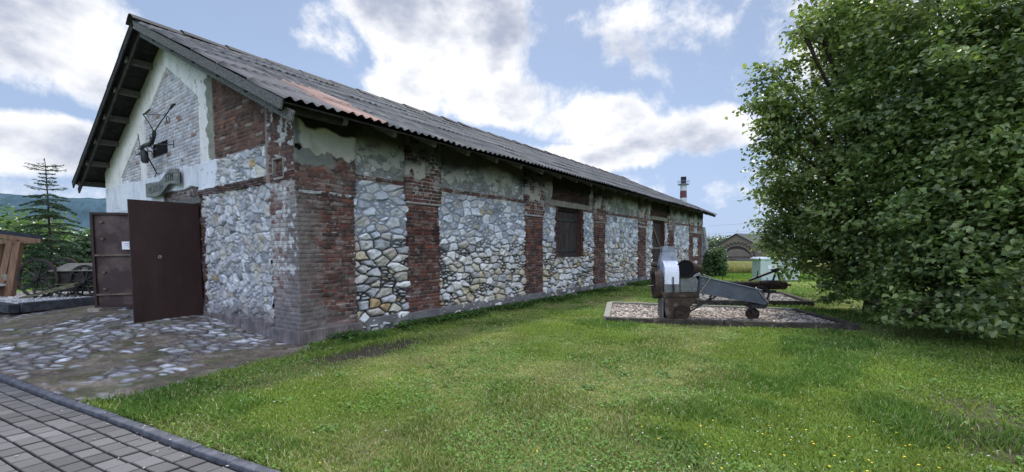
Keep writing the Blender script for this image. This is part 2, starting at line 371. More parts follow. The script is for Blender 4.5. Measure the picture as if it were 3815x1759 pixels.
L2 = [ (8.90, 8.22, 5.81, 1.51), (8.90, 8.35, 3.96, 1.55), (9.07, 8.36, 2.25, 1.55), (8.94, 6.94, 0.88, 0.87), (9.73, 7.54, 5.12, 1.34), (9.82, 7.49, 3.28, 1.41), (9.69, 6.80, 1.79, 1.14), (9.45, 4.84, 0.85, 0.41), (8.57, 5.91, 0.40, 0.30), (10.68, 7.54, 4.03, 1.46), (10.62, 6.74, 1.95, 1.24), (9.49, 7.06, 0.39, 0.42), (9.05, 6.50, 0.36, 0.41), (9.35, 5.97, 0.26, 0.32), (9.78, 5.79, 0.39, 0.42), (10.04, 6.25, 0.84, 0.56) ]
# ------------------------------------------------------------------ camera
f_px, yaw, pitch, roll = 449.7057, 0.6261, -0.0515, -0.01
fw = Vector((-math.sin(yaw) * math.cos(pitch), math.cos(yaw) * math.cos(pitch), math.sin(pitch)))
r0 = Vector((math.cos(yaw), math.sin(yaw), 0)); u0 = r0.cross(fw)
rr = r0 * math.cos(roll) + u0 * math.sin(roll); uu = u0 * math.cos(roll) - r0 * math.sin(roll)
cam = bpy.data.cameras.new('camera'); co = bpy.data.objects.new('camera', cam); COL.objects.link(co); scene.camera = co
cam.sensor_width = 36; cam.lens = f_px / 1024 * 36; cam.shift_y = 37.92 / 1024; cam.clip_start = .05; cam.clip_end = 20000
CAM = Vector((7.5486, -4.1485, 1.6))
co.matrix_world = Matrix(((rr.x, uu.x, -fw.x, CAM.x), (rr.y, uu.y, -fw.y, CAM.y), (rr.z, uu.z, -fw.z, CAM.z), (0, 0, 0, 1)))

# ------------------------------------------------------------------ sky and sun
SUN_AZ = math.radians(-28)      # compass direction towards the sun, from +Y towards +X
SUN_EL = math.radians(58)
w = bpy.data.worlds.new('World'); scene.world = w; w.use_nodes = True; nt = w.node_tree; nt.nodes.clear()
def mth(op, a, b=None, c=None, clamp=False):
    n = nt.nodes.new('ShaderNodeMath'); n.operation = op; n.use_clamp = clamp
    for i, v in enumerate((a, b, c)):
        if v is None: continue
        if isinstance(v, (int, float)): n.inputs[i].default_value = v
        else: nt.links.new(v, n.inputs[i])
    return n.outputs[0]
tc = nt.nodes.new('ShaderNodeTexCoord'); sp = nt.nodes.new('ShaderNodeSeparateXYZ'); nt.links.new(tc.outputs['Generated'], sp.inputs[0])
az = mth('ARCTAN2', sp.outputs[0], sp.outputs[1]); el = mth('ARCSINE', sp.outputs[2])
def noise(scale, detail, rough, vec, dist=0):
    n = nt.nodes.new('ShaderNodeTexNoise'); n.inputs['Scale'].default_value = scale; n.inputs['Detail'].default_value = detail; n.inputs['Roughness'].default_value = rough; n.inputs['Distortion'].default_value = dist
    nt.links.new(vec, n.inputs['Vector']); return n.outputs[0]
n1 = noise(4.6, 14, .64, tc.outputs['Generated'], .15)
mpn = nt.nodes.new('ShaderNodeMapping'); mpn.inputs['Location'].default_value = (3.1, .7, 1.9); mpn.inputs['Scale'].default_value = (1, 1, 1.7); nt.links.new(tc.outputs['Generated'], mpn.inputs[0])
n2 = noise(5.0, 8, .55, mpn.outputs[0], .1)
n3 = noise(1.4, 5, .5, mpn.outputs[0])
# cumulus groups: azimuth, elevation, half widths (radians), weight
BLOBS = CLOUDS
dens = None
for (a, e, wa, we, k) in BLOBS:
    x = mth('MULTIPLY', mth('SUBTRACT', az, a), 1 / wa); y = mth('MULTIPLY', mth('SUBTRACT', el, e), 1 / we)
    d = mth('ADD', mth('MULTIPLY', x, x), mth('MULTIPLY', y, y)); g = mth('MULTIPLY', mth('SUBTRACT', 1.0, d), k)
    dens = g if dens is None else mth('MAXIMUM', dens, g)
dens = mth('MAXIMUM', dens, -1.2)
D1 = mth('ADD', dens, mth('MULTIPLY', mth('SUBTRACT', n1, .5), 6.0))
mask = nt.nodes.new('ShaderNodeMapRange'); mask.interpolation_type = 'SMOOTHSTEP'; mask.inputs[1].default_value = -.25; mask.inputs[2].default_value = .75; nt.links.new(D1, mask.inputs[0])
core = nt.nodes.new('ShaderNodeMapRange'); core.interpolation_type = 'SMOOTHSTEP'; core.inputs[1].default_value = .25; core.inputs[2].default_value = 1.5
# the shaded belly is where the cloud is thick a little further towards the sun
nt.links.new(mth('ADD', mth('ADD', mth('MULTIPLY', D1, .22), mth('MULTIPLY', dens, .45)), mth('MULTIPLY', mth('SUBTRACT', n2, .5), 4.6)), core.inputs[0])
sky = nt.nodes.new('ShaderNodeTexSky'); sky.sky_type = 'NISHITA'; sky.sun_disc = False; sky.sun_elevation = SUN_EL; sky.sun_rotation = SUN_AZ; sky.air_density = 1.0; sky.dust_density = 1.2; sky.ozone_density = 2.0
def rgbmix(f, a, b):
    n = nt.nodes.new('ShaderNodeMix'); n.data_type = 'RGBA'
    if isinstance(f, (int, float)): n.inputs[0].default_value = f
    else: nt.links.new(f, n.inputs[0])
    for i, v in ((6, a), (7, b)):
        if isinstance(v, tuple): n.inputs[i].default_value = (*v, 1)
        else: nt.links.new(v, n.inputs[i])
    return n.outputs[2]
skys = nt.nodes.new('ShaderNodeVectorMath'); skys.operation = 'SCALE'; nt.links.new(sky.outputs[0], skys.inputs[0]); skys.inputs['Scale'].default_value = SKY_K
# a thin veil of high haze: thicker towards the horizon and in soft patches
veil = nt.nodes.new('ShaderNodeMapRange'); veil.inputs[1].default_value = .75; veil.inputs[2].default_value = .0; veil.inputs[3].default_value = .30; veil.inputs[4].default_value = .85; nt.links.new(el, veil.inputs[0])
vn = mth('MULTIPLY', veil.outputs[0], mth('ADD', .55, mth('MULTIPLY', n3, .9)), clamp=True)
base = rgbmix(vn, skys.outputs[0], (.50, .655, .96))
ccol = rgbmix(core.outputs[0], (1.12, 1.12, 1.14), (.46, .51, .65))
cmask = mth('MULTIPLY', mask.outputs[0], .96)
full0 = rgbmix(cmask, base, ccol)
# sky gain added overhead and behind the camera, out of view, to brighten the scene
gl_ = nt.nodes.new('ShaderNodeMapRange'); gl_.interpolation_type = 'SMOOTHSTEP'; gl_.inputs[1].default_value = .62; gl_.inputs[2].default_value = 1.15; gl_.inputs[3].default_value = 1.0; gl_.inputs[4].default_value = ZEN
bk = mth('MULTIPLY', sp.outputs[1], -.75); nt.links.new(mth('ADD', mth('MAXIMUM', el, 0), mth('MAXIMUM', mth('ADD', bk, mth('MULTIPLY', sp.outputs[0], .35)), 0)), gl_.inputs[0])
fs_ = nt.nodes.new('ShaderNodeVectorMath'); fs_.operation = 'SCALE'; nt.links.new(full0, fs_.inputs[0]); nt.links.new(gl_.outputs[0], fs_.inputs['Scale']); full = fs_.outputs[0]
bg = nt.nodes.new('ShaderNodeBackground'); bg.inputs[1].default_value = 1.0; nt.links.new(full, bg.inputs[0])
ow = nt.nodes.new('ShaderNodeOutputWorld'); nt.links.new(bg.outputs[0], ow.inputs[0])
sd = bpy.data.lights.new('sun', 'SUN'); sd.energy = SUN_E; sd.angle = math.radians(SUN_A); sd.color = (1, .955, .88)
so = bpy.data.objects.new('sun', sd); COL.objects.link(so)
sv = Vector((math.sin(SUN_AZ) * math.cos(SUN_EL), math.cos(SUN_AZ) * math.cos(SUN_EL), math.sin(SUN_EL)))
so.rotation_euler = sv.to_track_quat('Z', 'Y').to_euler(); so.location = (0, 0, 30)
scene.view_settings.view_transform = 'Standard'; scene.view_settings.look = 'None'; scene.view_settings.exposure = 0; scene.view_settings.gamma = 1
# ------------------------------------------------------------------ ground shape
def gz(x, y):
    """gentle rise of the forecourt towards the gateway"""
    x = np.asarray(x, float); y = np.asarray(y, float)
    a = sst(-.6, -4.5, x) * sst(-4.2, -.6, y) * .22
    far = sst(-8.0, -12.0, x) * .0
    return a + far
def gzf(x, y): return float(gz(np.array([x]), np.array([y]))[0])

# ------------------------------------------------------------------ the storehouse
B = empty('stone_storehouse', (0, 0, 0), 'long old storehouse of pale rubble stone with red brick pillars under a grey corrugated roof', 'building')
L_B, W_B = 28.56, 11.38
def under(x):     # underside of the roof over plan x
    return 3.76 + .4725 * (.873 - x) if x > -W_B / 2 else 3.76 + .4725 * (x + W_B + .873)
underv = np.vectorize(under)
PIERS = [(2.48, 3.40), (7.05, 7.98), (11.75, 12.70), (16.48, 17.45), (21.05, 22.1), (25.42, 26.3), (27.55, 28.56)]

def top_zone(s, z, h, c, seed, hb=3.0):
    """the weathered band above the ledge: brick, cement rubble, cream plaster, sooty stain and painted shade under the eave"""
    n = fbm(s * 1.6, z * .8, seed, 4); nn = fbm(s * 7, z * 5, seed + 3, 4)
    # rubble set in grey cement
    hs, cs = f_stone(s, z, .22, .16, seed + 5, yellow=.1, filled=.95)
    cs = mixc(cs, C3(len(s), (.23, .235, .235)) * (.8 + .4 * nn)[:, None], sst(.40, .55, fbm(s * 4, z * 4, seed + 6, 3)) * .85)
    hs = hs * .6
    ledge = (z > hb) & (z < hb + .11)
    hb2, cb2 = f_brick(s, z, seed + 9, ch=.055, light=.5)
    hz = np.where(ledge, hb2 * .5 + .045, hs); cz = np.where(ledge[:, None], cb2 * 1.05, cs)
    # cream plaster hanging on above an uneven line
    n9 = fbm(s * 16, z * 5, seed + 4, 4)
    edge = hb + .47 + .42 * (n - .5) * 2 + .22 * (nn - .5) * 2 + .14 * (n9 - .5) * 2
    pl = sst(edge - .012, edge + .012, z)
    hole = sst(.54, .555, fbm(s * 4.2, z * 6, seed + 12, 4)) * sst(hb + .95, hb + .5, z)
    pl = pl * (1 - hole)
    hp, cp = f_plaster(s, z, (.46, .435, .415), seed + 14, .7)
    fringe = sst(.16, .0, z - edge) ; cp = mixc(cp, C3(len(s), (.56, .56, .53)) * (.8 + .4 * nn)[:, None], fringe * .6)
    hp = hp + .024; hz = hz * (1 - pl) + hp * pl; cz = mixc(cz, cp, pl)
    sooty_shade = sst(hb + .46, hb + .80, z + .45 * (fbm(s * 1.3, z, seed + 15, 3) - .5))
    cz = mixc(cz, cz * np.array([.10, .095, .09]), sooty_shade)  # shade of the eave painted into the colour, along with sooty stain
    k = z > hb
    drip = sst(.55, .75, fbm(s * 5, z * .7, seed + 22, 3)) * sst(hb + .9, hb, z)
    cz = mixc(cz, cz * .6, drip * .6)
    return np.where(k, hz, h), np.where(k[:, None], cz, c)

def panel_func(seed, sx=.27, sz=.17, win=None):
    def fn(s, z):
        fill = sst(1.55, 2.1, z + .5 * (fbm(s * 1.2, z, seed + 50, 3) - .5)) * .95
        yel = .10 + .28 * sst(1.55, .9, z + .4 * (fbm(s, z, seed + 51, 2) - .5))
        h, c = f_stone(s, z, sx, sz, seed, yellow=yel, filled=fill)
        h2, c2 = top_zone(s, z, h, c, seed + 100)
        g = np.array([.88, .93, 1.04])                    # cool patina on the upper stones
        c2 = mixc(c2, c2 * g, sst(1.4, 2.2, z) * sst(3.05, 2.95, z))
        if win:
            a, b, zb, zt, jw = win
            # brick jambs toothed into the stone, brick above the lintel
            row = np.floor(z / .16).astype(np.int64); tooth = jw + .07 * (_h(row, row * 0, seed) > .5)
            j = (s > a - tooth) & (s < b + tooth) & (z > zb - .02) & (z < zt + .02)
            ab = (s > a - .45 + .1 * vnoise(s * 0, z * 6, 3)) & (s < b + .7 + .15 * vnoise(s * 0, z * 5, 4)) & (z > zt)
            hb_, cb_ = f_brick(s, z, seed + 60, light=.12)
            cb_ = cb_ * .62
            hb_ = np.where(j, hb_ + .03, hb_ + .01)
            m = j | ab
            h2 = np.where(m, hb_, h2); c2 = np.where(m[:, None], cb_, c2)
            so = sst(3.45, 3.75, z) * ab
            c2 = mixc(c2, c2 * .22, so)  # painted eave shade and stain on the brick above the lintel
        return h2, c2
    return fn
def pier_func(seed, zlo=.26, head=2.68):
    def fn(s, z):
        h, c = f_brick(s, z, seed, light=.22, eros=1.1)
        hh, ch = f_brick(s, z, seed + 4, light=.75, eros=.4, mortar=(.25, .24, .24))
        up = z > head
        h = np.where(up, hh + .045, h); c = np.where(up[:, None], mixc(ch, ch * 1.1, np.ones(len(s)) * .5), c)
        ml = (z > head - .035) & (z < head + .012)
        n = fbm(s * 6, z * 6, seed + 8, 3)
        h = np.where(ml, .05, h); c = np.where(ml[:, None], C3(len(s), (.40, .42, .46)) * (.6 + .6 * n)[:, None], c)
        # deep red, darker and wetter in the middle of the shaft
        c = mixc(c, c * np.array([.62, .55, .60]), sst(2.6, 2.2, z) * sst(1.3, 1.9, z) * sst(.35, .6, n))
        # plaster, sooty stain and painted eave shade at the top
        ed = 3.25 + .5 * (fbm(s * 3, z * 0 + seed, seed, 3) - .5) + .2 * (fbm(s * 9, z * 5, seed + 2, 3) - .5)
        pl = sst(ed - .01, ed + .01, z); hp, cp = f_plaster(s, z, (.43, .405, .385), seed + 5, .7)
        pl = pl * (1 - sst(.55, .57, fbm(s * 5, z * 5, seed + 6, 4)))
        h = h * (1 - pl) + (hp + .035) * pl; c = mixc(c, cp, pl)
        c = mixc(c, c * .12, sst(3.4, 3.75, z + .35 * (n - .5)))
        return h, c
    return fn
ZW = lambda XY: np.minimum(underv(XY[:, 0]), 4.12)
PF = .0    # face of the pillars; the stone panels lie a little behind
px = -.085
gaps = [(1.11, PIERS[0][0])] + [(PIERS[i][1], PIERS[i + 1][0]) for i in range(len(PIERS) - 1)]
WIN = (9.02, 10.68, 1.38, 3.06); DOOR = (18.64, 20.35, .30, 3.10)
for i, (a, b) in enumerate(gaps):
    ds = [.013, .014, .018, .026, .032, .045, .05][i]; dz = [.013, .014, .016, .022, .028, .035, .04][i]
    kw = dict(mask=None, sbr=(), zbr=(3.0,))
    win = None
    if i == 2: win = (WIN[0], WIN[1], WIN[2], WIN[3], .17)
    if i == 4: win = (DOOR[0], DOOR[1], DOOR[2], DOOR[3], .15)
    if win:
        kw = dict(mask=lambda s, z, w=win: (s > w[0]) & (s < w[1]) & (z > w[2]) & (z < w[3]), sbr=(win[0], win[1]), zbr=(win[2], win[3], 3.0))
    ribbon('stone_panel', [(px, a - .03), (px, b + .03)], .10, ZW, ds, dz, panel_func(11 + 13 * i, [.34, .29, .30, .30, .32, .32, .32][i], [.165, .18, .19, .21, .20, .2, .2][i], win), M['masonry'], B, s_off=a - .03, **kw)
for i, (a, b) in enumerate(PIERS):
    ds = [.013, .016, .022, .028, .035, .04, .04][i]; dz = [.012, .014, .018, .022, .026, .03, .03][i]
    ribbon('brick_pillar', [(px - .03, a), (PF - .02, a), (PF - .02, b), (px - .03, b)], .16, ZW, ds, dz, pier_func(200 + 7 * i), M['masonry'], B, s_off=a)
# corner pillar, wraps round onto the gable
def corner_func(s, z):
    # s = 0 .. .1 return, .1 .. 1.0 gable face, then the long face
    h, c = f_brick(s, z, 300, light=.30, eros=1.2)
    n = fbm(s * 2.5, z * 2.0, 301, 4); f = fbm(s * 12, z * 12, 302, 4)
    gab = s < 1.0
    hw, cw = f_brick(s, z, 305, light=.9, eros=.6, mortar=(.26, .25, .25), cols=[(.30, .26, .25), (.22, .15, .14), (.36, .33, .32), (.18, .09, .08)], w=[3, 2, 2, 1.5])
    h = np.where(gab, hw, h); c = np.where(gab[:, None], cw, c)
    # grey-brown weathering low down and along the arris
    sl = s - 1.0
    ar = sst(.62, .10, np.abs(sl + .06) + .5 * (n - .5)) * sst(2.9, 2.2, z) 
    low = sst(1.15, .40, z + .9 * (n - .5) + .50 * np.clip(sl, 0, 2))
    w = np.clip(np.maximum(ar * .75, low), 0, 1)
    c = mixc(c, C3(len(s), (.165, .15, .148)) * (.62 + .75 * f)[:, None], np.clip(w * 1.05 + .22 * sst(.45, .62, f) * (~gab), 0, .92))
    h = h * (1 - .4 * w) + .012 * w * (f - .3)
    up = z > 2.68
    h = np.where(up & ~gab, h + .03, h)
    c = np.where((up & ~gab)[:, None], mixc(c, c * 1.1 + .015, np.ones(len(s)) * .6), c)
    ml = (np.abs(z - 2.672 - .01 * np.sin(s * 9)) < .02) & (~gab) & (f > .36)
    c = np.where(ml[:, None], C3(len(s), (.46, .48, .53)), c); h = np.where(ml, h + .015, h)
    # long face: grey cement patch, then cream plaster above an uneven line
    g1 = (sst(3.10, 3.16, z + .12 * (f - .5)) * sst(.75, .60, sl + .25 * (n - .5)) * (~gab))
    c = mixc(c, C3(len(s), (.20, .205, .20)) * (.8 + .4 * f)[:, None], g1); h = h * (1 - g1) + (.045) * g1
    ed = 3.36 + .10 * sst(.5, 0, sl) + .22 * (fbm(s * 3.1, z * 0, 311, 3) - .5) + .22 * (fbm(s * 8, z * 6, 313, 3) - .5)
    pl = sst(ed - .01, ed + .01, z) * (~gab) * sst(.02, .1, sl)
    hp, cp = f_plaster(s, z, (.50, .475, .44), 315, .5)
    c = mixc(c, cp, pl); h = h * (1 - pl) + (hp + .03) * pl
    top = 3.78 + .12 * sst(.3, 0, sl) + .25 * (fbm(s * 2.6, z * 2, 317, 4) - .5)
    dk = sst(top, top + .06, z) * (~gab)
    c = mixc(c, C3(len(s), (.022, .02, .018)) * (.7 + .6 * f)[:, None], dk); h = h - .025 * dk  # top band blackened by stain and painted eave shade
    # gable face: groove beside the stone and plaster flecks
    gr = gab & (s > .36) & (s < .41) & (z > 3.3)
    c = np.where(gr[:, None], C3(len(s), (.24, .20, .19)), c); h = np.where(gr, .05, h)
    wp = gab & (f > .60) & (z > 1.2)
    c = np.where(wp[:, None], C3(len(s), (.52, .52, .52)), c)
    red = gab & (z > 3.05) & (f < .62)
    h3, c3_ = f_brick(s, z, 320, light=.1, cols=[(.135, .075, .062), (.165, .092, .075), (.105, .062, .055)], w=[1, 1, 1])
    c = np.where(red[:, None], c3_, c)
    # hole left by a pipe
    dd = np.hypot(sl - .05, z - 3.42); hole = dd < .055
    c = np.where(hole[:, None], .012, c); h = np.where(hole, h - .05, np.where((dd < .075), h + .006, h))
    return h, c
CW = .90
VN = (-.71, -.38, 2.95, 3.27)
cm = lambda s, z: (s > VN[0] + CW + .10) & (s < VN[1] + CW + .10) & (z > VN[2]) & (z < VN[3])
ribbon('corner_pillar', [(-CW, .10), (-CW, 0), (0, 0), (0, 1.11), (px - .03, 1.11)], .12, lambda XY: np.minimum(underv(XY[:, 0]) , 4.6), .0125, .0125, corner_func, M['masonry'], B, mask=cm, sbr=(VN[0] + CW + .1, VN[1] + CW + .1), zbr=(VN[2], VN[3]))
# vent niche in the corner pillar
mb = MB(); x0, x1, z0, z1 = VN
mb.box(x0 - .002, x1 + .002, .20, .22, z0 - .01, z1 + .01); mb.box(x0 - .03, x0, -.03, .2, z0 - .03, z1 + .03); mb.box(x1, x1 + .03, -.03, .2, z0 - .03, z1 + .03); mb.box(x0, x1, -.032, .2, z1, z1 + .03); mb.box(x0, x1, -.035, .2, z0 - .04, z0)
vf = mb.build('vent_niche', M['lintel'], B)
MB().beam((x1 - .04, .1, z1 - .05), (x0 + .02, .12, z0 + .14), .03, .10).build('flap', M['iron'], vf)
MB().box(x0 + .005, x1 - .005, .17, .19, z0 + .005, z1 - .005).build('recess', M['void'], vf)

# plinth along the long wall, stepping round the pillars
path = [(px + .03, 1.13)]
for (a, b) in PIERS: path += [(px + .055, a - .05), (PF + .055, a - .05), (PF + .055, b + .05), (px + .055, b + .05)]
path = path[:-1]
def plinth_func(s, z):
    n = fbm(s * 5, z * 9, 401, 4); f = fbm(s * 30, z * 30, 402, 2)
    h = .012 * (n - .5) + .006 * (f - .5); c = C3(len(s), (.165, .165, .175)) * (.60 + .85 * n)[:, None]
    blk = np.floor((s + .3 * vnoise(s * 0, z * 0, 1)) / .42); c = c * (.85 + .3 * _h(blk.astype(np.int64), blk.astype(np.int64) * 0, 7))[:, None]
    lo = z < .11
    hs, cs = f_stone(s, z, .2, .12, 410, filled=.5, yellow=.15)
    h = np.where(lo, hs * .6 - .035, h); c = np.where(lo[:, None], cs * .62, c)
    return h, c
ribbon('plinth', path, -.12, .275, .022, .0165, plinth_func, M['masonry'], B, cap=.14)
def cplinth(s, z):
    n = fbm(s * 5, z * 6, 421, 4); hb, cb = f_brick(s, z * .5 + .01, 422, ch=.3, bl=.12, light=.1, cols=[(.17, .15, .155), (.14, .125, .13), (.19, .16, .16)], w=[1, 1, 1])
    return hb * .7 + .01 * n, cb * (.62 + .75 * n)[:, None]
ribbon('corner_plinth', [(-CW - .06, .1), (-CW - .06, -.09), (.09, -.09), (.09, 1.17), (px, 1.17)], -.05, .24, .02, .016, cplinth, M['masonry'], B, cap=.12)
ribbon('gable_plinth', [(-4.08, -.02), (-CW - .06, -.02)], .0, .30, .02, .016, cplinth, M['masonry'], B, cap=.06)

# ------- gable wall
GATE = (-6.68, -4.12, 2.74)
def roofline(x): return np.where(x > -W_B / 2, 3.76 + .4725 * (.873 - x), 3.76 + .4725 * (x + W_B + .873))
def gable_low(s, z):
    X = s
    n = fbm(X * 3, z * 3, 501, 4)
    h, c = f_stone(X, z, .20, .20, 502, yellow=.22, filled=.55 + .4 * sst(.4, .6, n), wash=.38)
    c = c * .90
    jb = (X < -3.93 + .10 * (_h(np.floor(z / .16).astype(np.int64), np.zeros(len(z), np.int64), 9) > .5))
    hb, cb = f_brick(X, z, 505, light=.5)
    cb = cb * .75; h = np.where(jb, hb + .015, h); c = np.where(jb[:, None], cb, c)
    hp, cp = f_plaster(X, z, (.70, .70, .74), 506, .25); m = X < -6.0
    h = np.where(m, hp, h); c = np.where(m[:, None], cp, c)
    lowd = sst(.75, .25, z + .5 * (n - .5)); c = mixc(c, C3(len(s), (.17, .155, .16)) * (.7 + .6 * n)[:, None], lowd * .8)
    return h, c
gm = lambda s, z: (s > GATE[0]) & (s < GATE[1]) & (z < GATE[2])
ribbon('gable_stonework', [(-W_B, .03), (-CW + .02, .03)], .0, 2.88, .0145, .0135, gable_low, M['masonry'], B, mask=gm, s_off=-W_B, sbr=(GATE[0], GATE[1]), zbr=(GATE[2],))
HOLE = (-7.02, -5.98, 4.12, 4.44)
def gable_up(s, z):
    X = s; n = len(X)
    f = fbm(X * 9, z * 9, 520, 4); g = fbm(X * 2.4, z * 2.4, 521, 4)
    # whitewashed brick field
    hb, cb = f_brick(X, z, 522, light=.25, eros=.5, cols=[(.50, .485, .53), (.60, .59, .65), (.42, .40, .44), (.50, .44, .45), (.30, .20, .18)], w=[4, 4, 2.5, 1.6, .4], mortar=(.20, .19, .21))
    hb = hb - .012
    # red brick field on the right
    hr, cr = f_brick(X, z, 524, light=.10, eros=1.2, cols=[(.145, .078, .062), (.185, .098, .074), (.115, .064, .054), (.23, .12, .085), (.085, .055, .050), (.27, .22, .19)], w=[4, 3, 2.6, .7, 1.6, .5])
    hs, cs = f_stone(X, z, .24, .20, 526, yellow=.28, filled=.6, wash=.40)
    hp, cp = f_plaster(X, z, (.78, .75, .74), 528, .22)
    hpw, cpw = f_plaster(X, z, (.72, .73, .80), 529, .2)
    h = hp.copy(); c = cp.copy()
    ztop = roofline(X)
    inner = np.where(X > -5.71, 6.12 - .60 * (X + 5.71), 6.12 + .555 * (X + 5.71))
    field = (X > -9.75) & (X < -3.95) & (z < inner)
    h = np.where(field, hb, h); c = np.where(field[:, None], cb, c)
    post = (X > -7.92) & (X < -7.50) & (z < inner + .2)
    h = np.where(post, hp + .01, h); c = np.where(post[:, None], cp, c)
    # lower plaster band with an uneven top
    bt = 3.62 + .07 * sst(-8, -9.7, X) + .10 * np.round(2 * fbm(X * 1.5, X * 0, 531, 3) - .8) * .5 + .05 * (f - .5)
    bt = np.where(X > -5.0, bt - .02, bt)
    low = (z < bt) & (X < -3.16 + .13 * (fbm(z * 4, z * 0, 532, 3) - .5) * 2)
    h = np.where(low, hpw + .012, h); c = np.where(low[:, None], cpw, c)
    # right of the frame
    rgt = X > -3.42 + .16 * (fbm(z * 3, z * 0 + 2, 533, 4) - .5) * 2 * sst(5.3, 4.6, z)
    rgt2 = rgt & ~low
    # cement grey strip
    strip = (X > -3.52 + .18 * (fbm(z * 3.5, z * 0, 534, 4) - .5) * 2) & (X < -3.22) & (z < 5.35) & ~low
    h = np.where(rgt2, hr, h); c = np.where(rgt2[:, None], cr, c)
    h = np.where(strip, .02 + .01 * f, h); c = np.where(strip[:, None], C3(n, (.26, .26, .22)) * (.7 + .6 * f)[:, None], c)
    st = (z < 3.60 + .08 * (f - .5)) & (X > -3.2) & ~low & (X < -1.02)
    h = np.where(st, hs * .9, h); c = np.where(st[:, None], cs, c)
    # projecting brick ledge
    hl, cl = f_brick(X, z, 536, ch=.05, light=.25); led = (z < 3.02) & (X > -4.2)
    h = np.where(led, hl + .05, h); c = np.where(led[:, None], cl * .8, c)
    # broken plaster over the gateway
    ar = (z < 3.13 + .10 * (fbm(X * 2.2, X * 0, 538, 3) - .5)) & (X > -6.35) & (X < -4.1)
    ar = ar | ((z < 3.0) & (X > -6.35) & (X < -4.1))
    ha, ca = f_brick(X, z, 539, light=.9, cols=[(.16, .12, .11), (.12, .08, .075), (.22, .18, .17)], w=[1, 1, 1]); ca = ca * .8
    h = np.where(ar, ha - .01, h); c = np.where(ar[:, None], ca, c)
    # groove pillar on the right edge
    pil = (X > -1.0) & (X < -.86)
    h = np.where(pil, .03 + .01 * f, h); c = np.where(pil[:, None], C3(n, (.27, .22, .205)) * (.75 + .5 * f)[:, None], c)
    # darker towards the verge
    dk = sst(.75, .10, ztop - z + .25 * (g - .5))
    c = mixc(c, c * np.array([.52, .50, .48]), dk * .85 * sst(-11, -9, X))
    stn = sst(.5, .7, fbm(X * 6, z * .8, 541, 3)) * .35
    c = mixc(c, c * .72, stn)
    return h, c
gmu = lambda s, z: (s > HOLE[0]) & (s < HOLE[1]) & (z > HOLE[2]) & (z < HOLE[3])
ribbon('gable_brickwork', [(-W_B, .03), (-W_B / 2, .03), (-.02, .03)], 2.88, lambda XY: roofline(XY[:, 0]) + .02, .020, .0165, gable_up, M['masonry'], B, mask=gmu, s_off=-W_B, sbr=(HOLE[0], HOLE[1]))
MB().box(HOLE[0] - .03, HOLE[1] + .03, .06, .25, HOLE[2] - .05, HOLE[3] + .05).build('hatch_opening', M['void'], B)
# remaining walls, backing and the far end
mb = MB()
mb.box(-W_B, GATE[0], .05, .42, -.2, 3.4); mb.box(GATE[1], -.05, .05, .42, -.2, 3.4)
mb.box(GATE[0], GATE[1], .05, .42, GATE[2], 3.4)
mb.box(-W_B, -W_B + .4, .42, L_B, -.2, 4.1); mb.box(-W_B, -.10, L_B - .4, L_B - .02, -.2, 4.05)
M['inner'] = mat('inner_plaster', (.10, .095, .09), (.18, .17, .16), 3, .95, .2)
mb.build('back_wall', M['inner'], B)
T = Matrix(((1, 0, 0, 0), (0, 0, 1, 0), (0, 1, 0, 0), (0, 0, 0, 1)))
for y0, y1 in ((.10, .25), (L_B - .38, L_B - .03)):
    MB().prism([(-W_B + .05, 3.45), (-.12, 3.45), (-.12, 4.05), (-W_B / 2, under(-W_B / 2) - .12), (-W_B + .05, 4.05)], T, y0, y1).build('gable_backing', M['void'] if y0 < 1 else M['inner'], B)
mb = MB(); mb.box(px - .30, px - .10, .42, WIN[0] - .02, -.1, 4.0); mb.box(px - .30, px - .10, WIN[1] + .02, DOOR[0] - .02, -.1, 4.0); mb.box(px - .30, px - .10, DOOR[1] + .02, L_B - .42, -.1, 4.0)
mb.box(px - .30, px - .10, WIN[0] - .02, WIN[1] + .02, -.1, WIN[2] - .02); mb.box(px - .30, px - .10, WIN[0] - .02, WIN[1] + .02, WIN[3] + .02, 4.0); mb.box(px - .30, px - .10, DOOR[0] - .02, DOOR[1] + .02, DOOR[3] + .02, 4.0)
mb.build('wall_core', M['inner'], B)

# steel and timber lintel of the gateway
MB().box(GATE[0] - .15, GATE[1] + .12, -.04, .07, GATE[2] - .005, GATE[2] + .13).build('gateway_lintel', M['grey_wood'], B, bevel=.006)

# leaning stone buttress at the far corner
mb_path = [(px + .02, L_B - .02), (.42, L_B - .02 + .2)]
def butt(s, z): return f_stone(s, z, .3, .22, 610, filled=.3, yellow=.1)
Vb = MB(); Vb.prism([(-.1, -.1), (.62, -.1), (.30, 1.7), (.06, 3.1), (-.1, 3.1)], Matrix(((1, 0, 0, 0), (0, 0, 1, L_B - .05), (0, 1, 0, 0), (0, 0, 0, 1))), 0, .7)
Vb.build('buttress', mat('buttress_stone', (.16, .17, .19), (.42, .44, .48), 9, .95, .9, .05), B)

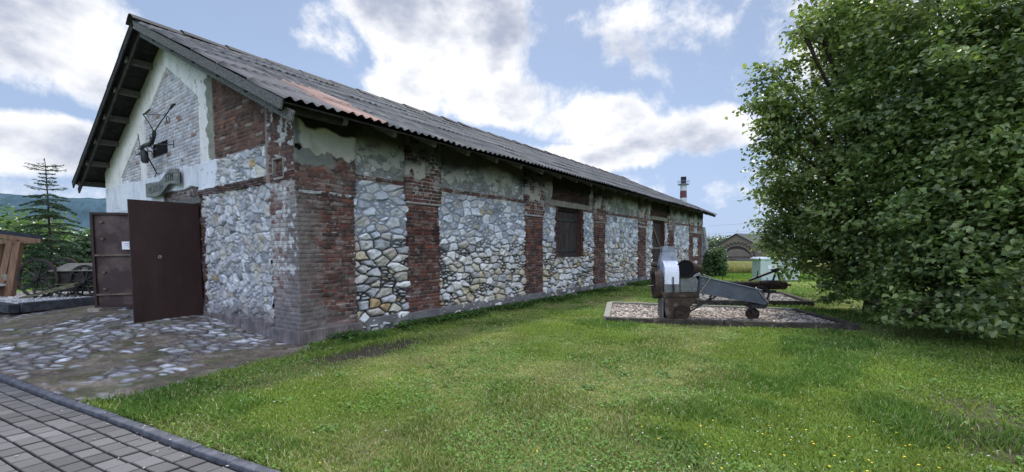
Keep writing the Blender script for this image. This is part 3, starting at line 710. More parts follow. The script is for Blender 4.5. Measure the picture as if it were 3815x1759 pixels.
# ------- window with plank shutters
def planks(mb, x, a, b, z0, z1, n, t=.03, seed=0):
    rnd = random.Random(seed); wq = (b - a) / n
    for i in range(n): 
        d = rnd.uniform(-.006, .006); mb.box(x - t + d, x + d, a + i * wq + .006, a + (i + 1) * wq - .006, z0 + rnd.uniform(0, .015), z1 - rnd.uniform(0, .02))
def opening(nm, a, b, z0, z1, rec, nplank, sillz, parts):
    o = MB().box(px - .10, px - .06, a + .001, a + .002, z0, z1)
    fr = MB(); d = .07
    fr.box(px - rec - .04, px - rec + .05, a, a + d, z0, z1); fr.box(px - rec - .04, px - rec + .05, b - d, b, z0, z1); fr.box(px - rec - .04, px - rec + .05, a + d, b - d, z1 - d, z1); fr.box(px - rec - .04, px - rec + .05, a + d, b - d, z0, z0 + d)
    root = fr.build(nm, M['shutter'], B, bevel=.004)
    return root
wr = opening('window', WIN[0], WIN[1], WIN[2], WIN[3] - .02, .16, 8, 1.38, None)
mb = MB(); planks(mb, px - .135, WIN[0] + .07, WIN[1] - .07, WIN[2] + .07, WIN[3] - .12, 9, seed=3); mb.build('shutter', M['shutter'], wr)
for zz in (1.55, 2.62): MB().box(px - .13, px - .108, WIN[0] + .09, WIN[1] - .09, zz, zz + .07).build('strap', M['iron'], wr)
MB().box(px - .26, px - .22, WIN[0] - .01, WIN[1] + .01, WIN[2] - .01, WIN[3] + .01).build('backing', M['void'], wr)
mb = MB(); mb.box(px - .25, px + .035, WIN[0] - .04, WIN[1] + .06, WIN[2] - .20, WIN[2] - .004); mb.build('sill', M['concrete'], wr, bevel=.01)
mb = MB(); mb.box(px - .28, px + .055, WIN[0] - .50, WIN[1] + .72, WIN[3] + .01, WIN[3] + .20); mb.build('lintel', M['lintel'], wr, bevel=.012)
JM = mat('jamb_brick', (.05, .026, .024), (.13, .06, .05), 10, .9, .5)
for yy in (WIN[0] - .03, WIN[1] + .002): MB().box(px - .25, px + .028, yy, yy + .028, WIN[2], WIN[3]).build('reveal', JM, wr)
dr = opening('door', DOOR[0], DOOR[1], DOOR[2], DOOR[3] - .02, .16, 8, 1.38, None)
mb = MB(); planks(mb, px - .14, DOOR[0] + .07, DOOR[1] - .07, DOOR[2] + .05, 1.62, 7, seed=5); planks(mb, px - .14, DOOR[0] + .07, DOOR[1] - .07, 1.70, DOOR[3] - .12, 7, seed=6); mb.build('door_leaf', M['shutter'], dr)
mb = MB(); mb.box(px - .13, px - .09, DOOR[0] + .07, DOOR[1] - .07, 1.61, 1.71); mb.beam((px - .10, DOOR[0] + .2, 2.9), (px - .10, DOOR[1] - .3, 1.75), .04, .09); mb.build('brace', M['grey_wood_y'], dr)
MB().box(px - .26, px - .22, DOOR[0] - .01, DOOR[1] + .01, DOOR[2] - .01, DOOR[3] + .01).build('backing', M['void'], dr)
MB().box(px - .28, px + .055, DOOR[0] - .28, DOOR[1] + .7, DOOR[3] + .01, DOOR[3] + .19).build('lintel', M['lintel'], dr, bevel=.012)
MB().box(px - .25, px + .10, DOOR[0] - .1, DOOR[1] + .1, .12, .295).build('threshold', M['concrete'], dr, bevel=.012)
for yy in (DOOR[0] - .03, DOOR[1] + .002): MB().box(px - .25, px + .028, yy, yy + .028, DOOR[2], DOOR[3]).build('reveal', JM, dr)
# brick cross bands between the last pillars
for zz in (.85, 2.35): MB().box(px, -.01, 26.35, 27.5, zz, zz + .28).build('brick_band', JM, B)

# ------- roof
EX, EZ, RZ, XR = .873, 3.8985, 7.0, -5.69
SL = math.hypot(EX - XR, RZ - EZ); y0r, y1r = -.642, 28.95
def roof_slope(side):
    per = .177; ny = int((y1r - y0r) / per * 8); Y = y0r + np.arange(ny + 1) / ny * (y1r - y0r)
    rows = 6; T = []
    for r in range(rows):
        for q in (0., .02, .3, .6, .985): T.append((r + q) / rows)
    T = np.array(T + [1.0])                         # 0 = eave, 1 = ridge
    YY = np.repeat(Y[:, None], len(T), 1); TT = np.repeat(T[None, :], len(Y), 0)
    y = YY.ravel(); t = TT.ravel()
    row = np.minimum(np.floor(t * rows + 1e-6), rows - 1); fr = t * rows - row
    off = _h(row.astype(np.int64), row.astype(np.int64) * 0, 31 + side) * .9
    ci = np.floor((y + off) / .885).astype(np.int64); ri = row.astype(np.int64)
    r = _h(ci, ri, 40 + side); r2 = _h(ci, ri, 41 + side)
    amp = .024
    h = amp * np.cos(2 * PI * y / per) + .020 * (1 - fr) + .010 * (r - .5) * (1 - fr) * 2
    h = h +   .060 * (fbm(y * .30, t * 3, 45 + side, 3) - .5) + .010 * (vnoise(y * 3, t * 30, 46) - .5)
    ragged = (fr < .05) * .045 * (r2 - .5)
    n = fbm(y * 3.0, t * SL * 1.2, 47, 5); f = fbm(y * 14, t * SL * 10, 48, 4)
    c = C3(len(y), (.050, .055, .064)) * (.55 + .7 * n + .45 * f)[:, None] * (.70 + .62 * r)[:, None]
    lich = sst(.56, .66, fbm(y * 8, t * SL * 8, 49, 4)); c = mixc(c, C3(len(y), (.19, .19, .18)), lich * .6)
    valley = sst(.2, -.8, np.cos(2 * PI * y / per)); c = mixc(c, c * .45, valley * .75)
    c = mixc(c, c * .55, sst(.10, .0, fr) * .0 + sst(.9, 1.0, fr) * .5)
    if side == 0:
        new = (y < .38) & (t < .5)                   # smoother, paler sheets by the verge
        c = mixc(c, C3(len(y), (.155, .145, .15)) * (.7 + .5 * n)[:, None] * (1 - .4 * valley)[:, None], new * .8)
        tc_ = (y > .38) & (y < 1.30) & (t < 2.02 / 6)  # terracotta sheets
        c = np.where(tc_[:, None], C3(len(y), (.36, .235, .20)) * (.7 + .45 * n)[:, None] * (1 - .50 * valley)[:, None] * (1 - .35 * sst(.55, .7, f))[:, None], c)
        h = h + .018 * tc_
    nx = (RZ - EZ) / SL; nz = (EX - XR) / SL
    x = EX + ragged + (XR - EX) * t + nx * h; z = EZ + (RZ - EZ) * t + nz * h
    if side: x = 2 * XR - x
    V = np.stack([x, y, z], 1); I = np.arange(len(y)).reshape(len(Y), len(T))
    F = np.stack([I[:-1, :-1], I[:-1, 1:], I[1:, 1:], I[1:, :-1]], -1).reshape(-1, 4)
    if not side: F = F[:, ::-1]
    me = np_mesh('roof_sheeting', V, F, c); return link('roof_sheeting', me, M['roofing'], B)
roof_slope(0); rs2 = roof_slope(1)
# ridge capping, overlapping pieces
V = []; F = []; Cc = []; y = y0r - .04; k = 0
while y < y1r:
    ln = 1.12; dzk = random.uniform(-.012, .02); b = len(V)
    for (yy, lift) in ((y, .028 + dzk), (y + .06, .030 + dzk), (y + ln, -.004)):
        for a in range(-5, 6):
            xx = a / 5 * .27; zz = RZ + .075 + lift - abs(xx) ** 1.6 / (.27 ** 1.6) * .17; V.append((XR + xx, yy, zz))
    for i in range(2):
        for j in range(10): F.append((b + i * 11 + j, b + (i + 1) * 11 + j, b + (i + 1) * 11 + j + 1, b + i * 11 + j + 1))
    g = random.uniform(.6, 1.1); Cc += [(.085 * g, .085 * g, .085 * g)] * 33
    y += 1.0; k += 1
link('ridge_cap', np_mesh('ridge_cap', V, F, np.array(Cc)), M['roofing'], B)
# boarding under the sheets
nxs = (RZ - EZ) / SL; nzs = (EX - XR) / SL
def sp_(t, d, side, y): # point on slope t (0 eave 1 ridge), d below surface
    x = EX + (XR - EX) * t - nxs * d; z = EZ + (RZ - EZ) * t - nzs * d
    return (2 * XR - x if side else x, y, z)
for side in (0, 1):
    mb = MB()
    nb = 34
    for i in range(nb):
        t0 = .006 + i / nb * .985; t1 = t0 + .985 / nb - .0012; d = .055 + random.uniform(0, .008)
        a = [sp_(t0, d, side, y0r + .05 + random.uniform(0, .05)), sp_(t1, d, side, y0r + .05), sp_(t1, d + .022, side, y0r + .05), sp_(t0, d + .022, side, y0r + .05)]
        e = [(p[0], y1r - .06, p[2]) for p in a]
        mb.add(a + e, [(0, 1, 2, 3), (4, 7, 6, 5), (0, 4, 5, 1), (1, 5, 6, 2), (2, 6, 7, 3), (3, 7, 4, 0)])
    mb.build('roof_boarding', M['dark_wood'], B)
    for t in (.035, .20, .36, .52, .68, .84):
        a = sp_(t, .155, side, y0r + .10); b = (a[0], 1.0 if side else .6, a[2])
        MB().beam(a, b, .13, .15).build('purlin', M['grey_wood_y'] if side else M['dark_wood'], B, bevel=.006)
# verge boards: two stepped barge boards on each slope
for side in (0, 1):
    MB().beam(sp_(.005 if not side else -.002, .105, side, y0r + .03), sp_(1.0, .105, side, y0r + .03), .16, .032, up=(0, 1, 0)).build('barge_board', M['grey_wood'] if not side else M['dark_wood'], B, bevel=.004)
    MB().beam(sp_(-.012, .23, side, y0r + .16), sp_(.985, .23, side, y0r + .16), .17, .04, up=(0, 1, 0)).build('verge_rafter', M['grey_wood'] if not side else M['dark_wood'], B, bevel=.006)
# rafter tails under the eave
for i in range(27):
    y = .55 + i * 1.06
    if y > y1r - .3: break
    for side in (0, 1):
        a = sp_(.022, .145, side, y); b = sp_(.15, .145, side, y)
        MB().beam(a, b, .09, .12).build('rafter', M['grey_wood'] if not side else M['dark_wood'], B)
MB().beam((-.18, .5, 4.02), (-.18, L_B - .3, 4.02), .16, .14).build('wall_plate', M['dark_wood'], B)
MB().beam(sp_(.006, .13, 0, y1r - .05), sp_(.99, .13, 0, y1r - .05), .16, .035, up=(0, 1, 0)).build('barge_board', M['grey_wood'], B)

# ------- gate leaves of brown steel
def gate_leaf(hx, hy, ex, ey, z0, z1, inside, sag):
    d = Vector((ex - hx, ey - hy, 0)); Lg = d.length; d.normalize(); nrm = Vector((-d.y, d.x, 0))
    Mt = Matrix(((d.x, nrm.x, 0, hx), (d.y, nrm.y, 0, hy), (0, 0, 1, 0), (0, 0, 0, 1)))
    Sk = Matrix.Identity(4); Sk[2][0] = sag; Mt = Mt @ Sk
    fr = MB(); t = .025
    for u in (0.03, Lg - .03): fr.box(u - .03, u + .03, -t, t, z0, z1, Mt)
    for zz in (z0 + .03, z1 - .03): fr.box(.06, Lg - .06, -t, t, zz - .03, zz + .03, Mt)
    root = fr.build('gate_leaf', M['gate'], B, bevel=.004)
    sgn = -1 if inside else 1
    # slightly buckled sheet
    nx_, nz_ = 26, 40; U, Zt = np.meshgrid(np.linspace(.0, Lg, nx_), np.linspace(z0, z1, nz_), indexing='ij')
    off = sgn * (.030) + .010 * (fbm(U * 2.2 + hx, Zt * 1.6, 700, 3) - .5)
    P = np.stack([hx + d.x * U + nrm.x * off, hy + d.y * U + nrm.y * off, Zt + sag * U], -1).reshape(-1, 3)
    I = np.arange(nx_ * nz_).reshape(nx_, nz_); F = np.stack([I[:-1, :-1], I[1:, :-1], I[1:, 1:], I[:-1, 1:]], -1).reshape(-1, 4)
    link('sheet', np_mesh('sheet', P, F), M['gate_in'] if inside else M['gate'], root)
    if inside:
        for zz in (z0 + .82 * (z1 - z0) * .0 + .33, z0 + 1.32): MB().box(.05, Lg - .05, -.022, .024, zz - .02, zz + .02, Mt).build('rail', M['gate_rail'], root)
        for k in range(5):
            zz = z0 + .45 + k * .42; MB().box(Lg - .26, Lg - .20, -.02, .028, zz, zz + .04, Mt).build('weld_plate', M['gate_rail'], root)
    else:
        MB().ringdisc(Mt @ Vector((Lg * .62, .06, (z0 + z1) / 2 + .10)), nrm, .018, .032, .012).build('pull_ring', M['brass'], root)
        MB().box(Lg * .62 - .03, Lg * .62 + .03, .03, .045, (z0 + z1) / 2 + .10, (z0 + z1) / 2 + .16, Mt).build('lock_plate', M['iron'], root)
        for k in range(3): MB().tube([Mt @ Vector((-.02, .0, z0 + .3 + k * .9)), Mt @ Vector((-.02, .0, z0 + .42 + k * .9))], .022, 8).build('hinge', M['iron'], root)
    return root, Mt, Lg
g1, M1, LG1 = gate_leaf(-4.14, -.02, -4.12, -1.27, .17, 2.72, False, .0)
# the frame side of the second leaf faces the path
g2, M2, LG2 = gate_leaf(-6.66, -.03, -7.52, -1.18, .27, 2.66, True, .0)
# ------------------------------------------------------------------ things on the gable and gate
def text_mesh(txt, size, depth, mat_, parent, Mx, name='letter', spacing=1.0, label=None):
    cu = bpy.data.curves.new('txt', 'FONT'); cu.body = txt; cu.size = size; cu.extrude = depth; cu.space_character = spacing; cu.align_x = 'CENTER'; cu.resolution_u = 3
    o = bpy.data.objects.new('txt', cu); COL.objects.link(o); dg = bpy.context.evaluated_depsgraph_get(); dg.update()
    me = bpy.data.meshes.new_from_object(o.evaluated_get(dg)); bpy.data.objects.remove(o); bpy.data.curves.remove(cu)
    me.transform(Mx); me.materials.clear(); me.name = name
    return link(name, me, mat_, parent, label)
# wooden name board above the gateway: wavy outline
O = empty('name_board', (-6.0, -.10, 3.28), 'grey weathered wavy wooden name board carved with STM above the gateway', 'sign')
up_, lo_ = [], []
for i in range(25):
    t = i / 24; x = -1.10 + 2.22 * t
    zc = -.02 + .20 * sst(.42, .78, np.array([t]))[0] - .03 * math.sin(t * PI) - .06 * max(0, t - .8) / .2
    up_.append((x, zc + .175 + .02 * math.sin(t * 9) * .5)); lo_.append((x, zc - .175 - .015 * math.sin(t * 7)))
MW = Matrix(((1, 0, 0, 0), (0, 0, 1, 0), (0, 1, 0, 0), (0, 0, 0, 1)))
MB().prism(up_ + lo_[::-1], MW, -.05, 0).build('board', M['signwood'], O, bevel=.006)
MB().box(-.9, -.84, -.0, .10, -.12, .1).build('bracket', M['iron'], O); MB().box(.85, .91, -.0, .10, .05, .25).build('bracket', M['iron'], O)
MT = Matrix.Translation((.62, -.053, .06)) @ Matrix.Rotation(PI / 2, 4, 'X')
text_mesh('STM', .27, .004, M['carve'], O, MT, 'lettering')
MT = Matrix.Translation((-.36, -.053, -.12)) @ Matrix.Rotation(PI / 2, 4, 'X')
text_mesh('MÚZEUM', .25, .003, mat('worn_carving', (.09, .095, .095), (.13, .135, .13), 8, .9, .2), O, MT, 'lettering')

# wrought-iron bracket figure
O = empty('wrought_iron_bracket', (-6.2, -.05, 4.3), 'black wrought iron hanging bracket with forked rods on the whitewashed gable', 'ironwork')
og = (-6.2, -.05, 4.3)
Y_ = -.30
def P3(x, z, y=Y_): return (x - og[0], y - og[1], z - og[2])
mb = MB(); mb.tube([P3(-6.95, 5.34, -.02), P3(-6.62, 5.14, -.2), P3(-6.45, 5.06), P3(-6.05, 4.78), P3(-5.76, 4.52)], [0.023, 0.023, 0.015, 0.013, 0.013], 8)
mb.build('left_rod', M['iron'], O)
mb = MB(); mb.tube([P3(-5.72, 4.52), P3(-5.25, 4.68), P3(-4.89, 4.78)], 0.0132, 8); mb.tube([P3(-4.89, 4.78), P3(-4.60, 4.87)], 0.0119, 8); mb.tube([P3(-4.66, 4.85), P3(-4.50, 4.90), P3(-4.36, 4.90)], [0.020, 0.030, 0.023], 8); mb.build('right_rod', M['iron'], O)
MB().tube([P3(-6.45, 5.06), P3(-5.7, 4.92), P3(-4.89, 4.76)], 0.0086, 6).build('cross_rod', M['iron'], O)
MB().ringdisc(P3(-4.82, 4.64), (0, 1, .1), .07, .085, .014).build('ring', M['iron'], O)
mb = MB(); mb.tube([P3(-5.73, 4.56), P3(-5.76, 4.46), P3(-5.80, 4.38)], [0.033, 0.050, 0.040], 10); mb.tube([P3(-5.86, 4.50), P3(-5.66, 4.46)], 0.0132, 8); mb.build('knuckle', M['iron'], O)
mb = MB(); mb.tube([P3(-5.78, 4.42), P3(-5.92, 4.30), P3(-6.15, 4.27), P3(-6.45, 4.31), P3(-6.62, 4.28), P3(-6.72, 4.22)], [0.040, 0.046, 0.050, 0.040, 0.050, 0.033], 10); mb.tube([P3(-6.0, 4.34), P3(-6.05, 4.52)], [0.023, 0.008], 8); mb.tube([P3(-6.6, 4.2), P3(-6.85, 4.15), P3(-7.15, 4.16)], [0.033, 0.026, 0.013], 8)
mb.tube([P3(-6.4, 4.28), P3(-6.2, 4.12), P3(-6.0, 4.10), P3(-5.9, 4.02)], 0.0132, 6); mb.tube([P3(-6.05, 4.22), P3(-5.85, 4.12), P3(-5.6, 4.10)], 0.0145, 6); mb.build('scroll_body', M['iron'], O)
mb = MB(); mb.tube([P3(-7.02, 4.28), P3(-6.3, 4.29), P3(-5.4, 4.18), P3(-4.54, 4.05)], 0.0106, 6); mb.tube([P3(-4.54, 4.14), P3(-4.54, 3.97)], 0.0092, 6); mb.build('long_bar', M['iron'], O)
MB().tube([P3(-6.92, 4.66), P3(-6.78, 4.30)], 0.0086, 6).build('spike', M['iron'], O)
mb = MB(); mb.tube([P3(-6.62, 3.66, -.03), P3(-6.60, 3.95, -.16), P3(-6.56, 4.2, -.28)], 0.0158, 6); mb.tube([P3(-6.82, 3.60, -.03), P3(-6.62, 3.66, -.05), P3(-6.45, 3.64, -.03)], 0.0106, 6); mb.build('support_rod', M['iron'], O)
LN = empty('lamp_lantern', (-6.52, Y_, 4.05), 'small black lantern hanging from the wrought iron bracket', 'lantern')
mb = MB(); mb.tube([(-.02, 0, .14), (0, 0, .10), (.03, 0, -.12), (.035, 0, -.17)], [.045, .085, .085, .06], 12); mb.build('body', M['iron'], LN)
MB().ringdisc((-.02, 0, .19), (0, 1, 0), .05, .062, .012).build('hanger', M['galv'], LN)

# paper notice on the open leaf
O = empty('paper_notice', M2 @ Vector((PU, .05, 1.83)), 'small white paper notice with lines of print fixed on the open gate leaf', 'notice')
Mr = Matrix(((M2[0][0], M2[0][1], 0, 0), (M2[1][0], M2[1][1], 0, 0), (0, 0, 1, 0), (0, 0, 0, 1)))
MB().box(-.17, .17, -.002, .001, -.10, .10, Mr).build('sheet', M['paper'], O)
mb = MB()
for k, (a, b) in enumerate([(-.13, .12), (-.10, .10), (-.12, .05)]): mb.box(a, b, .002, .003, .045 - k * .045, .052 - k * .045, Mr)
mb.build('print', M['ink'], O)

# ------------------------------------------------------------------ ground sheets
def lawn_edge(x):      # y of the boundary between lawn (greater y side east) - cobbles; returns signed distance like value
    pts = [(-50, -9), (.2, -3.0), (1.09, -2.86), (1.16, -2.4), (.85, -1.6), (.55, -1.05), (.62, -.45), (.35, -.12)]
    return pts
EDGE = [(.95, -3.05), (1.12, -2.62), (1.08, -2.2), (.80, -1.6), (.52, -1.05), (.62, -.50), (.30, -.12), (.12, .1)]
def lawn_x(y): # x coordinate of the lawn's left edge at y
    ys = np.array([-12, -3.05, -2.62, -2.2, -1.6, -1.05, -.50, -.12, .1, 60]); xs = np.array([.9, .95, 1.12, 1.08, .80, .52, .62, .30, .10, .10])
    return np.interp(y, ys, xs)
def kerb_y(x):
    xs = np.array([-14, -1.24, .23, 1.27, 2.17, 2.77, 3.22, 4.2, 5.2, 6.4, 9, 14]); ys = np.array([-5.02, -3.30, -3.11, -2.97, -2.85, -2.78, -2.72, -2.58, -2.40, -2.12, -1.32, .4])
    return np.interp(x, xs, ys)
def grid(name, x0, x1, y0, y1, d, fn, m, kind='structure', keep=None, dy=None):
    dy = dy or d
    X, Y = np.meshgrid(np.arange(x0, x1 + d / 2, d), np.arange(y0, y1 + dy / 2, dy), indexing='ij')
    z, c = fn(X.ravel(), Y.ravel()); V = np.stack([X.ravel(), Y.ravel(), z], 1); I = np.arange(X.size).reshape(X.shape)
    F = np.stack([I[:-1, :-1], I[1:, :-1], I[1:, 1:], I[:-1, 1:]], -1).reshape(-1, 4)
    if keep is not None:
        cx = V[F].mean(1); F = F[keep(cx[:, 0], cx[:, 1])]
    used = np.unique(F); remap = np.full(len(V), -1); remap[used] = np.arange(len(used))
    o = link(name, np_mesh(name, V[used], remap[F], c[used]), m); return tag(o, kind=kind) if kind else o

DIRT = [(1.48, -.70), (1.15, .2), (1.05, 1.3), (1.72, 1.9), (1.95, .9), (1.92, -.30)]
def in_poly(x, y, P):
    r = np.zeros(x.shape, bool); n = len(P)
    for i in range(n):
        x1, y1 = P[i]; x2, y2 = P[(i + 1) % n]
        c = ((y1 > y) != (y2 > y)) & (x < (x2 - x1) * (y - y1) / (y2 - y1 + 1e-12) + x1); r ^= c
    return r
def dry(x, y):   # 0 lush .. 1 dry
    d = fbm(x * .55, y * .55, 801, 4); return sst(.46, .66, d + .10 * sst(5.5, 2.5, np.hypot(x - 7.5, y + 4.1)) - .14 * sst(3.4, 1.8, x) * sst(1.0, -.5, y))
def bare(x, y):
    b = np.zeros(x.shape)
    cx = (x - 1.42) / .42; q = sst(1.2, .6, np.sqrt(cx * cx + ((y - .55) / 1.35) ** 2) + .5 * (fbm(x * 4, y * 4, 803, 3) - .5))
    b = np.maximum(b, q)
    q = sst(1.2, .5, np.sqrt(((x - 8.75) / .75) ** 2 + ((y - 1.5) / 1.1) ** 2) + .8 * (fbm(x * 3, y * 3, 804, 3) - .5)); b = np.maximum(b, q * .8)
    q = sst(.62, .80, fbm(x * 1.7, y * 1.7, 805, 4)); b = np.maximum(b, q * .50)
    return b
def lawn_ground(x, y):
    z = gz(x, y) - .012 + .03 * (fbm(x * .7, y * .7, 810, 3) - .5) + .012 * (fbm(x * 6, y * 6, 811, 3) - .5)
    n = fbm(x * 5, y * 5, 812, 4); d = dry(x, y); b = bare(x, y)
    c = C3(len(x), (.065, .105, .025)) * (.6 + .8 * n)[:, None]
    c = mixc(c, C3(len(x), (.22, .21, .09)) * (.6 + .8 * n)[:, None], d * .7)
    c = mixc(c, C3(len(x), (.070, .054, .044)) * (.5 + n)[:, None], b)
    edge = sst(.30, .0, x - lawn_x(y)) * (y < .3); c = mixc(c, C3(len(x), (.12, .085, .05)) * (.6 + .8 * n)[:, None], edge)
    far = sst(14, 25, y); c = mixc(c, C3(len(x), (.17, .27, .05)) * (.7 + .6 * fbm(x * .8, y * .8, 815, 3))[:, None], far)
    return z - .03 * b * (n), c
keepl = lambda x, y: (y > kerb_y(x) + .03) & ((x > lawn_x(y) - .1) | (y > .1)) & ((x > -.2))
grid('lawn_soil', .0, 18, -4.5, 32, .06, lawn_ground, M['soil'], keep=keepl)
# wide terrain to the horizon
def terr(x, y):
    d = np.hypot(x, y); n = fbm(x * .05, y * .05, 820, 4); f = fbm(x * .6, y * .6, 821, 3)
    z = -.06 - .0 * d + 0 * x
    c = C3(len(x), (.13, .21, .045)) * (.6 + .5 * n + .3 * f)[:, None]
    dryf = sst(30, 45, y) * sst(90, 60, y); c = mixc(c, C3(len(x), (.20, .19, .09)) * (.7 + .6 * f)[:, None], dryf * .6)
    return z, c
grid('ground', -90, 90, -60, 120, 1.0, terr, M['far'])
def terr2(x, y):
    n = fbm(x * .008, y * .008, 822, 4); r = np.hypot(x, y)
    return -.30 + 0 * x, C3(len(x), (.07, .115, .035)) * (.6 + .8 * n)[:, None]
grid('far_fields', -3900, 3900, -3900, 5200, 60, terr2, M['far'], keep=None)

# stony forecourt: flat stones set in trodden earth
def court(x, y):
    base = gz(x, y) + .015 * (fbm(x * .8, y * .8, 831, 3) - .5)
    a, b = x * .80 + y * .25, y * .95 - x * .2
    e, r, dx, dy, r2 = voronoi(a + .11 * (vnoise(x * 6, y * 6, 3) - .5), b + .09 * (vnoise(x * 6, y * 6, 4) - .5), .27, .17, 832, .95)
    n = fbm(x * 6, y * 6, 833, 4); f = fbm(x * 28, y * 28, 834, 3)
    dirt = fbm(x * .9, y * .9, 835, 4)
    # thinner towards the lawn edge, hardly any right beside it
    dl = lawn_x(y) - x
    cover = .19 + .85 * sst(.40, .70, dirt) * 1.0 + .75 * sst(1.3, .2, dl) * sst(-3.3, -2.0, y) + .35 * sst(-4.5, -7.0, x)
    nearwall = sst(-1.4, -.2, y) * sst(-4, -3.2, x) * .2
    sizecut = .008 + .055 * np.clip(cover - .3, 0, 1.2) + .014 * (vnoise(x * 12, y * 12, 836) - .5) + nearwall * .0
    present = (r2 > cover * .62 - .05)
    k = sst(sizecut, sizecut + .010, e) * present
    h = k * (.004 + .016 * r + .014 * (f - .5) + dx * (r - .5) * .12) + (1 - k) * .016 * (n - .5)
    pale = palette(r2 * 7 % 1, [(.42, .42, .45), (.56, .56, .60), (.32, .31, .33), (.24, .225, .22), (.38, .35, .32), (.72, .72, .76)], [3, 2.5, 3, 3, 2, 1.8])
    pale = pale * (.45 + .9 * f + .25 * n)[:, None]
    edge_dirt = sst(sizecut + .022, sizecut + .05, e)
    earth = mixc(C3(len(x), (.070, .060, .056)), C3(len(x), (.140, .112, .086)), sst(.42, .62, dirt + .25 * sst(1.6, .2, dl)))
    g8 = fbm(x * 45, y * 45, 839, 2); earth = earth * (.15 + .8 * n + .9 * g8)[:, None]; litter = sst(.60, .66, fbm(x * 14, y * 26, 840, 3)); earth = mixc(earth, C3(len(x), (.25, .20, .15)), litter * .5)
    gr = sst(.56, .66, fbm(x * 2.2, y * 2.2, 837, 4)) * .5; earth = mixc(earth, C3(len(x), (.07, .085, .03)), gr)
    c = mixc(earth, pale * (.55 + .45 * edge_dirt)[:, None], k)
    dust = sst(.45, .7, fbm(x * 3, y * 3, 838, 3)); c = mixc(c, earth * 1.5, dust * .75)
    # sink under the lawn edge
    return base + h - .05 * sst(.0, -.18, dl), c
keepc = lambda x, y: (y > kerb_y(x) + .02) & (x < lawn_x(y) + .22) & ((y < .02) | ((x > GATE[0]) & (x < GATE[1]) & (y < 2)))
grid('forecourt', -7.8, 1.35, -4.2, .6, .0155, court, M['soil'], keep=keepc, dy=.0155)
grid('forecourt_track', -18, -7.8, -5.5, 6, .05, court, M['soil'], keep=lambda x, y: (y > kerb_y(x) + .02) & ~((x > -W_B - .2) & (y > .05)))
grid('barn_floor', -11.2, -.3, .55, 28, .4, lambda x, y: (gz(x, y * 0) - .02 + 0 * x, C3(len(x), (.05, .045, .04))), M['soil'])

# ------------------------------------------------------------------ block paving and its edging
rnd = random.Random(5)
V = []; F = []; Cc = []
ang = math.radians(5.5)
ca, sa = math.cos(ang), math.sin(ang)
def pave_block(u0_, u1_, v0_, v1_, z, g):
    b = len(V); m = .006
    def W(u, v): return (u, kerb_y(np.array([u]))[0] - .108 + v)
    tz = [z + rnd.uniform(-.0025, .0025) for _ in range(4)]
    for (u, v) in ((u0_, v0_), (u1_, v0_), (u1_, v1_), (u0_, v1_)): p = W(u, v); V.append((p[0], p[1], z - .05)); Cc.append((.02, .02, .02))
    for (u, v) in ((u0_, v0_), (u1_, v0_), (u1_, v1_), (u0_, v1_)): p = W(u, v); V.append((p[0], p[1], z - .007)); Cc.append(tuple(.55 * q for q in g))
    for i, (u, v) in enumerate(((u0_ + m, v0_ + m), (u1_ - m, v0_ + m), (u1_ - m, v1_ - m), (u0_ + m, v1_ - m))): p = W(u, v); V.append((p[0], p[1], tz[i])); Cc.append(g)
    for k in range(4): F.append((b + k, b + (k + 1) % 4, b + 4 + (k + 1) % 4, b + 4 + k)); F.append((b + 4 + k, b + 4 + (k + 1) % 4, b + 8 + (k + 1) % 4, b + 8 + k))
    F.append((b + 8, b + 9, b + 10, b + 11))
row = 0; v = -.02
v = 0
while v > -4.6:
    v1 = v - .150; u = -9.5 + rnd.uniform(0, .2)
    while u < 11.5:
        wd = .200 * rnd.choice([1, 1, 1, .98, 1.03])
        g = rnd.choice([.13, .15, .165, .185, .155, .14, .115]) * rnd.uniform(.88, 1.12); g *= .66 + .45 * float(fbm(np.array([u * .9]), np.array([v * .9]), 77, 3)[0]); g = (g, g * .955, g * .95)
        pave_block(u + .009, u + wd - .009, v1 + .0065, v - .0065, -.004 + rnd.uniform(-.004, .004), g)
        u += wd
    v = v1; row += 1
tag(link('paved_path', np_mesh('paved_path', V, F, np.array(Cc), smooth=False), M['paving']), kind='structure')
def bed_(x, y): return -.030 + .006 * (fbm(x * 20, y * 20, 841, 3)), C3(len(x), (.032, .028, .024)) * (.5 + fbm(x * 9, y * 9, 842, 3))[:, None]
grid('path_bedding', -8, 13, -9, .6, .05, bed_, M['soil'], keep=lambda x, y: y < kerb_y(x) + .0)
# edging stones, each a length of concrete edging
x = -9.5; kv = []; 
proto = None
while x < 10.5:
    ln = 1.0 * .985 if x < 1 else .5
    ya, yb = kerb_y(np.array([x, x + ln]))
    n_ = 12; mbk = MB()
    a = Vector((x + .004, ya - .038, 0)); b = Vector((x + ln - .004, yb - .038, 0)); ax = (b - a).normalized(); nr = Vector((-ax.y, ax.x, 0)); Lk = (b - a).length
    Mk = Matrix(((ax.x, nr.x, 0, 0), (ax.y, nr.y, 0, 0), (0, 0, 1, 0), (0, 0, 0, 1)))
    mbk.box(0, Lk, -.042, .042, -.15, .022 + random.uniform(-.006, .006), Mk)
    o = mbk.build('edging_stone', M['kerb'] if 'kerb' in M else M['concrete'], None, bevel=.012); o.location = (a.x, a.y, gzf(a.x, a.y) * .3); o['kind'] = 'structure'
    x += ln
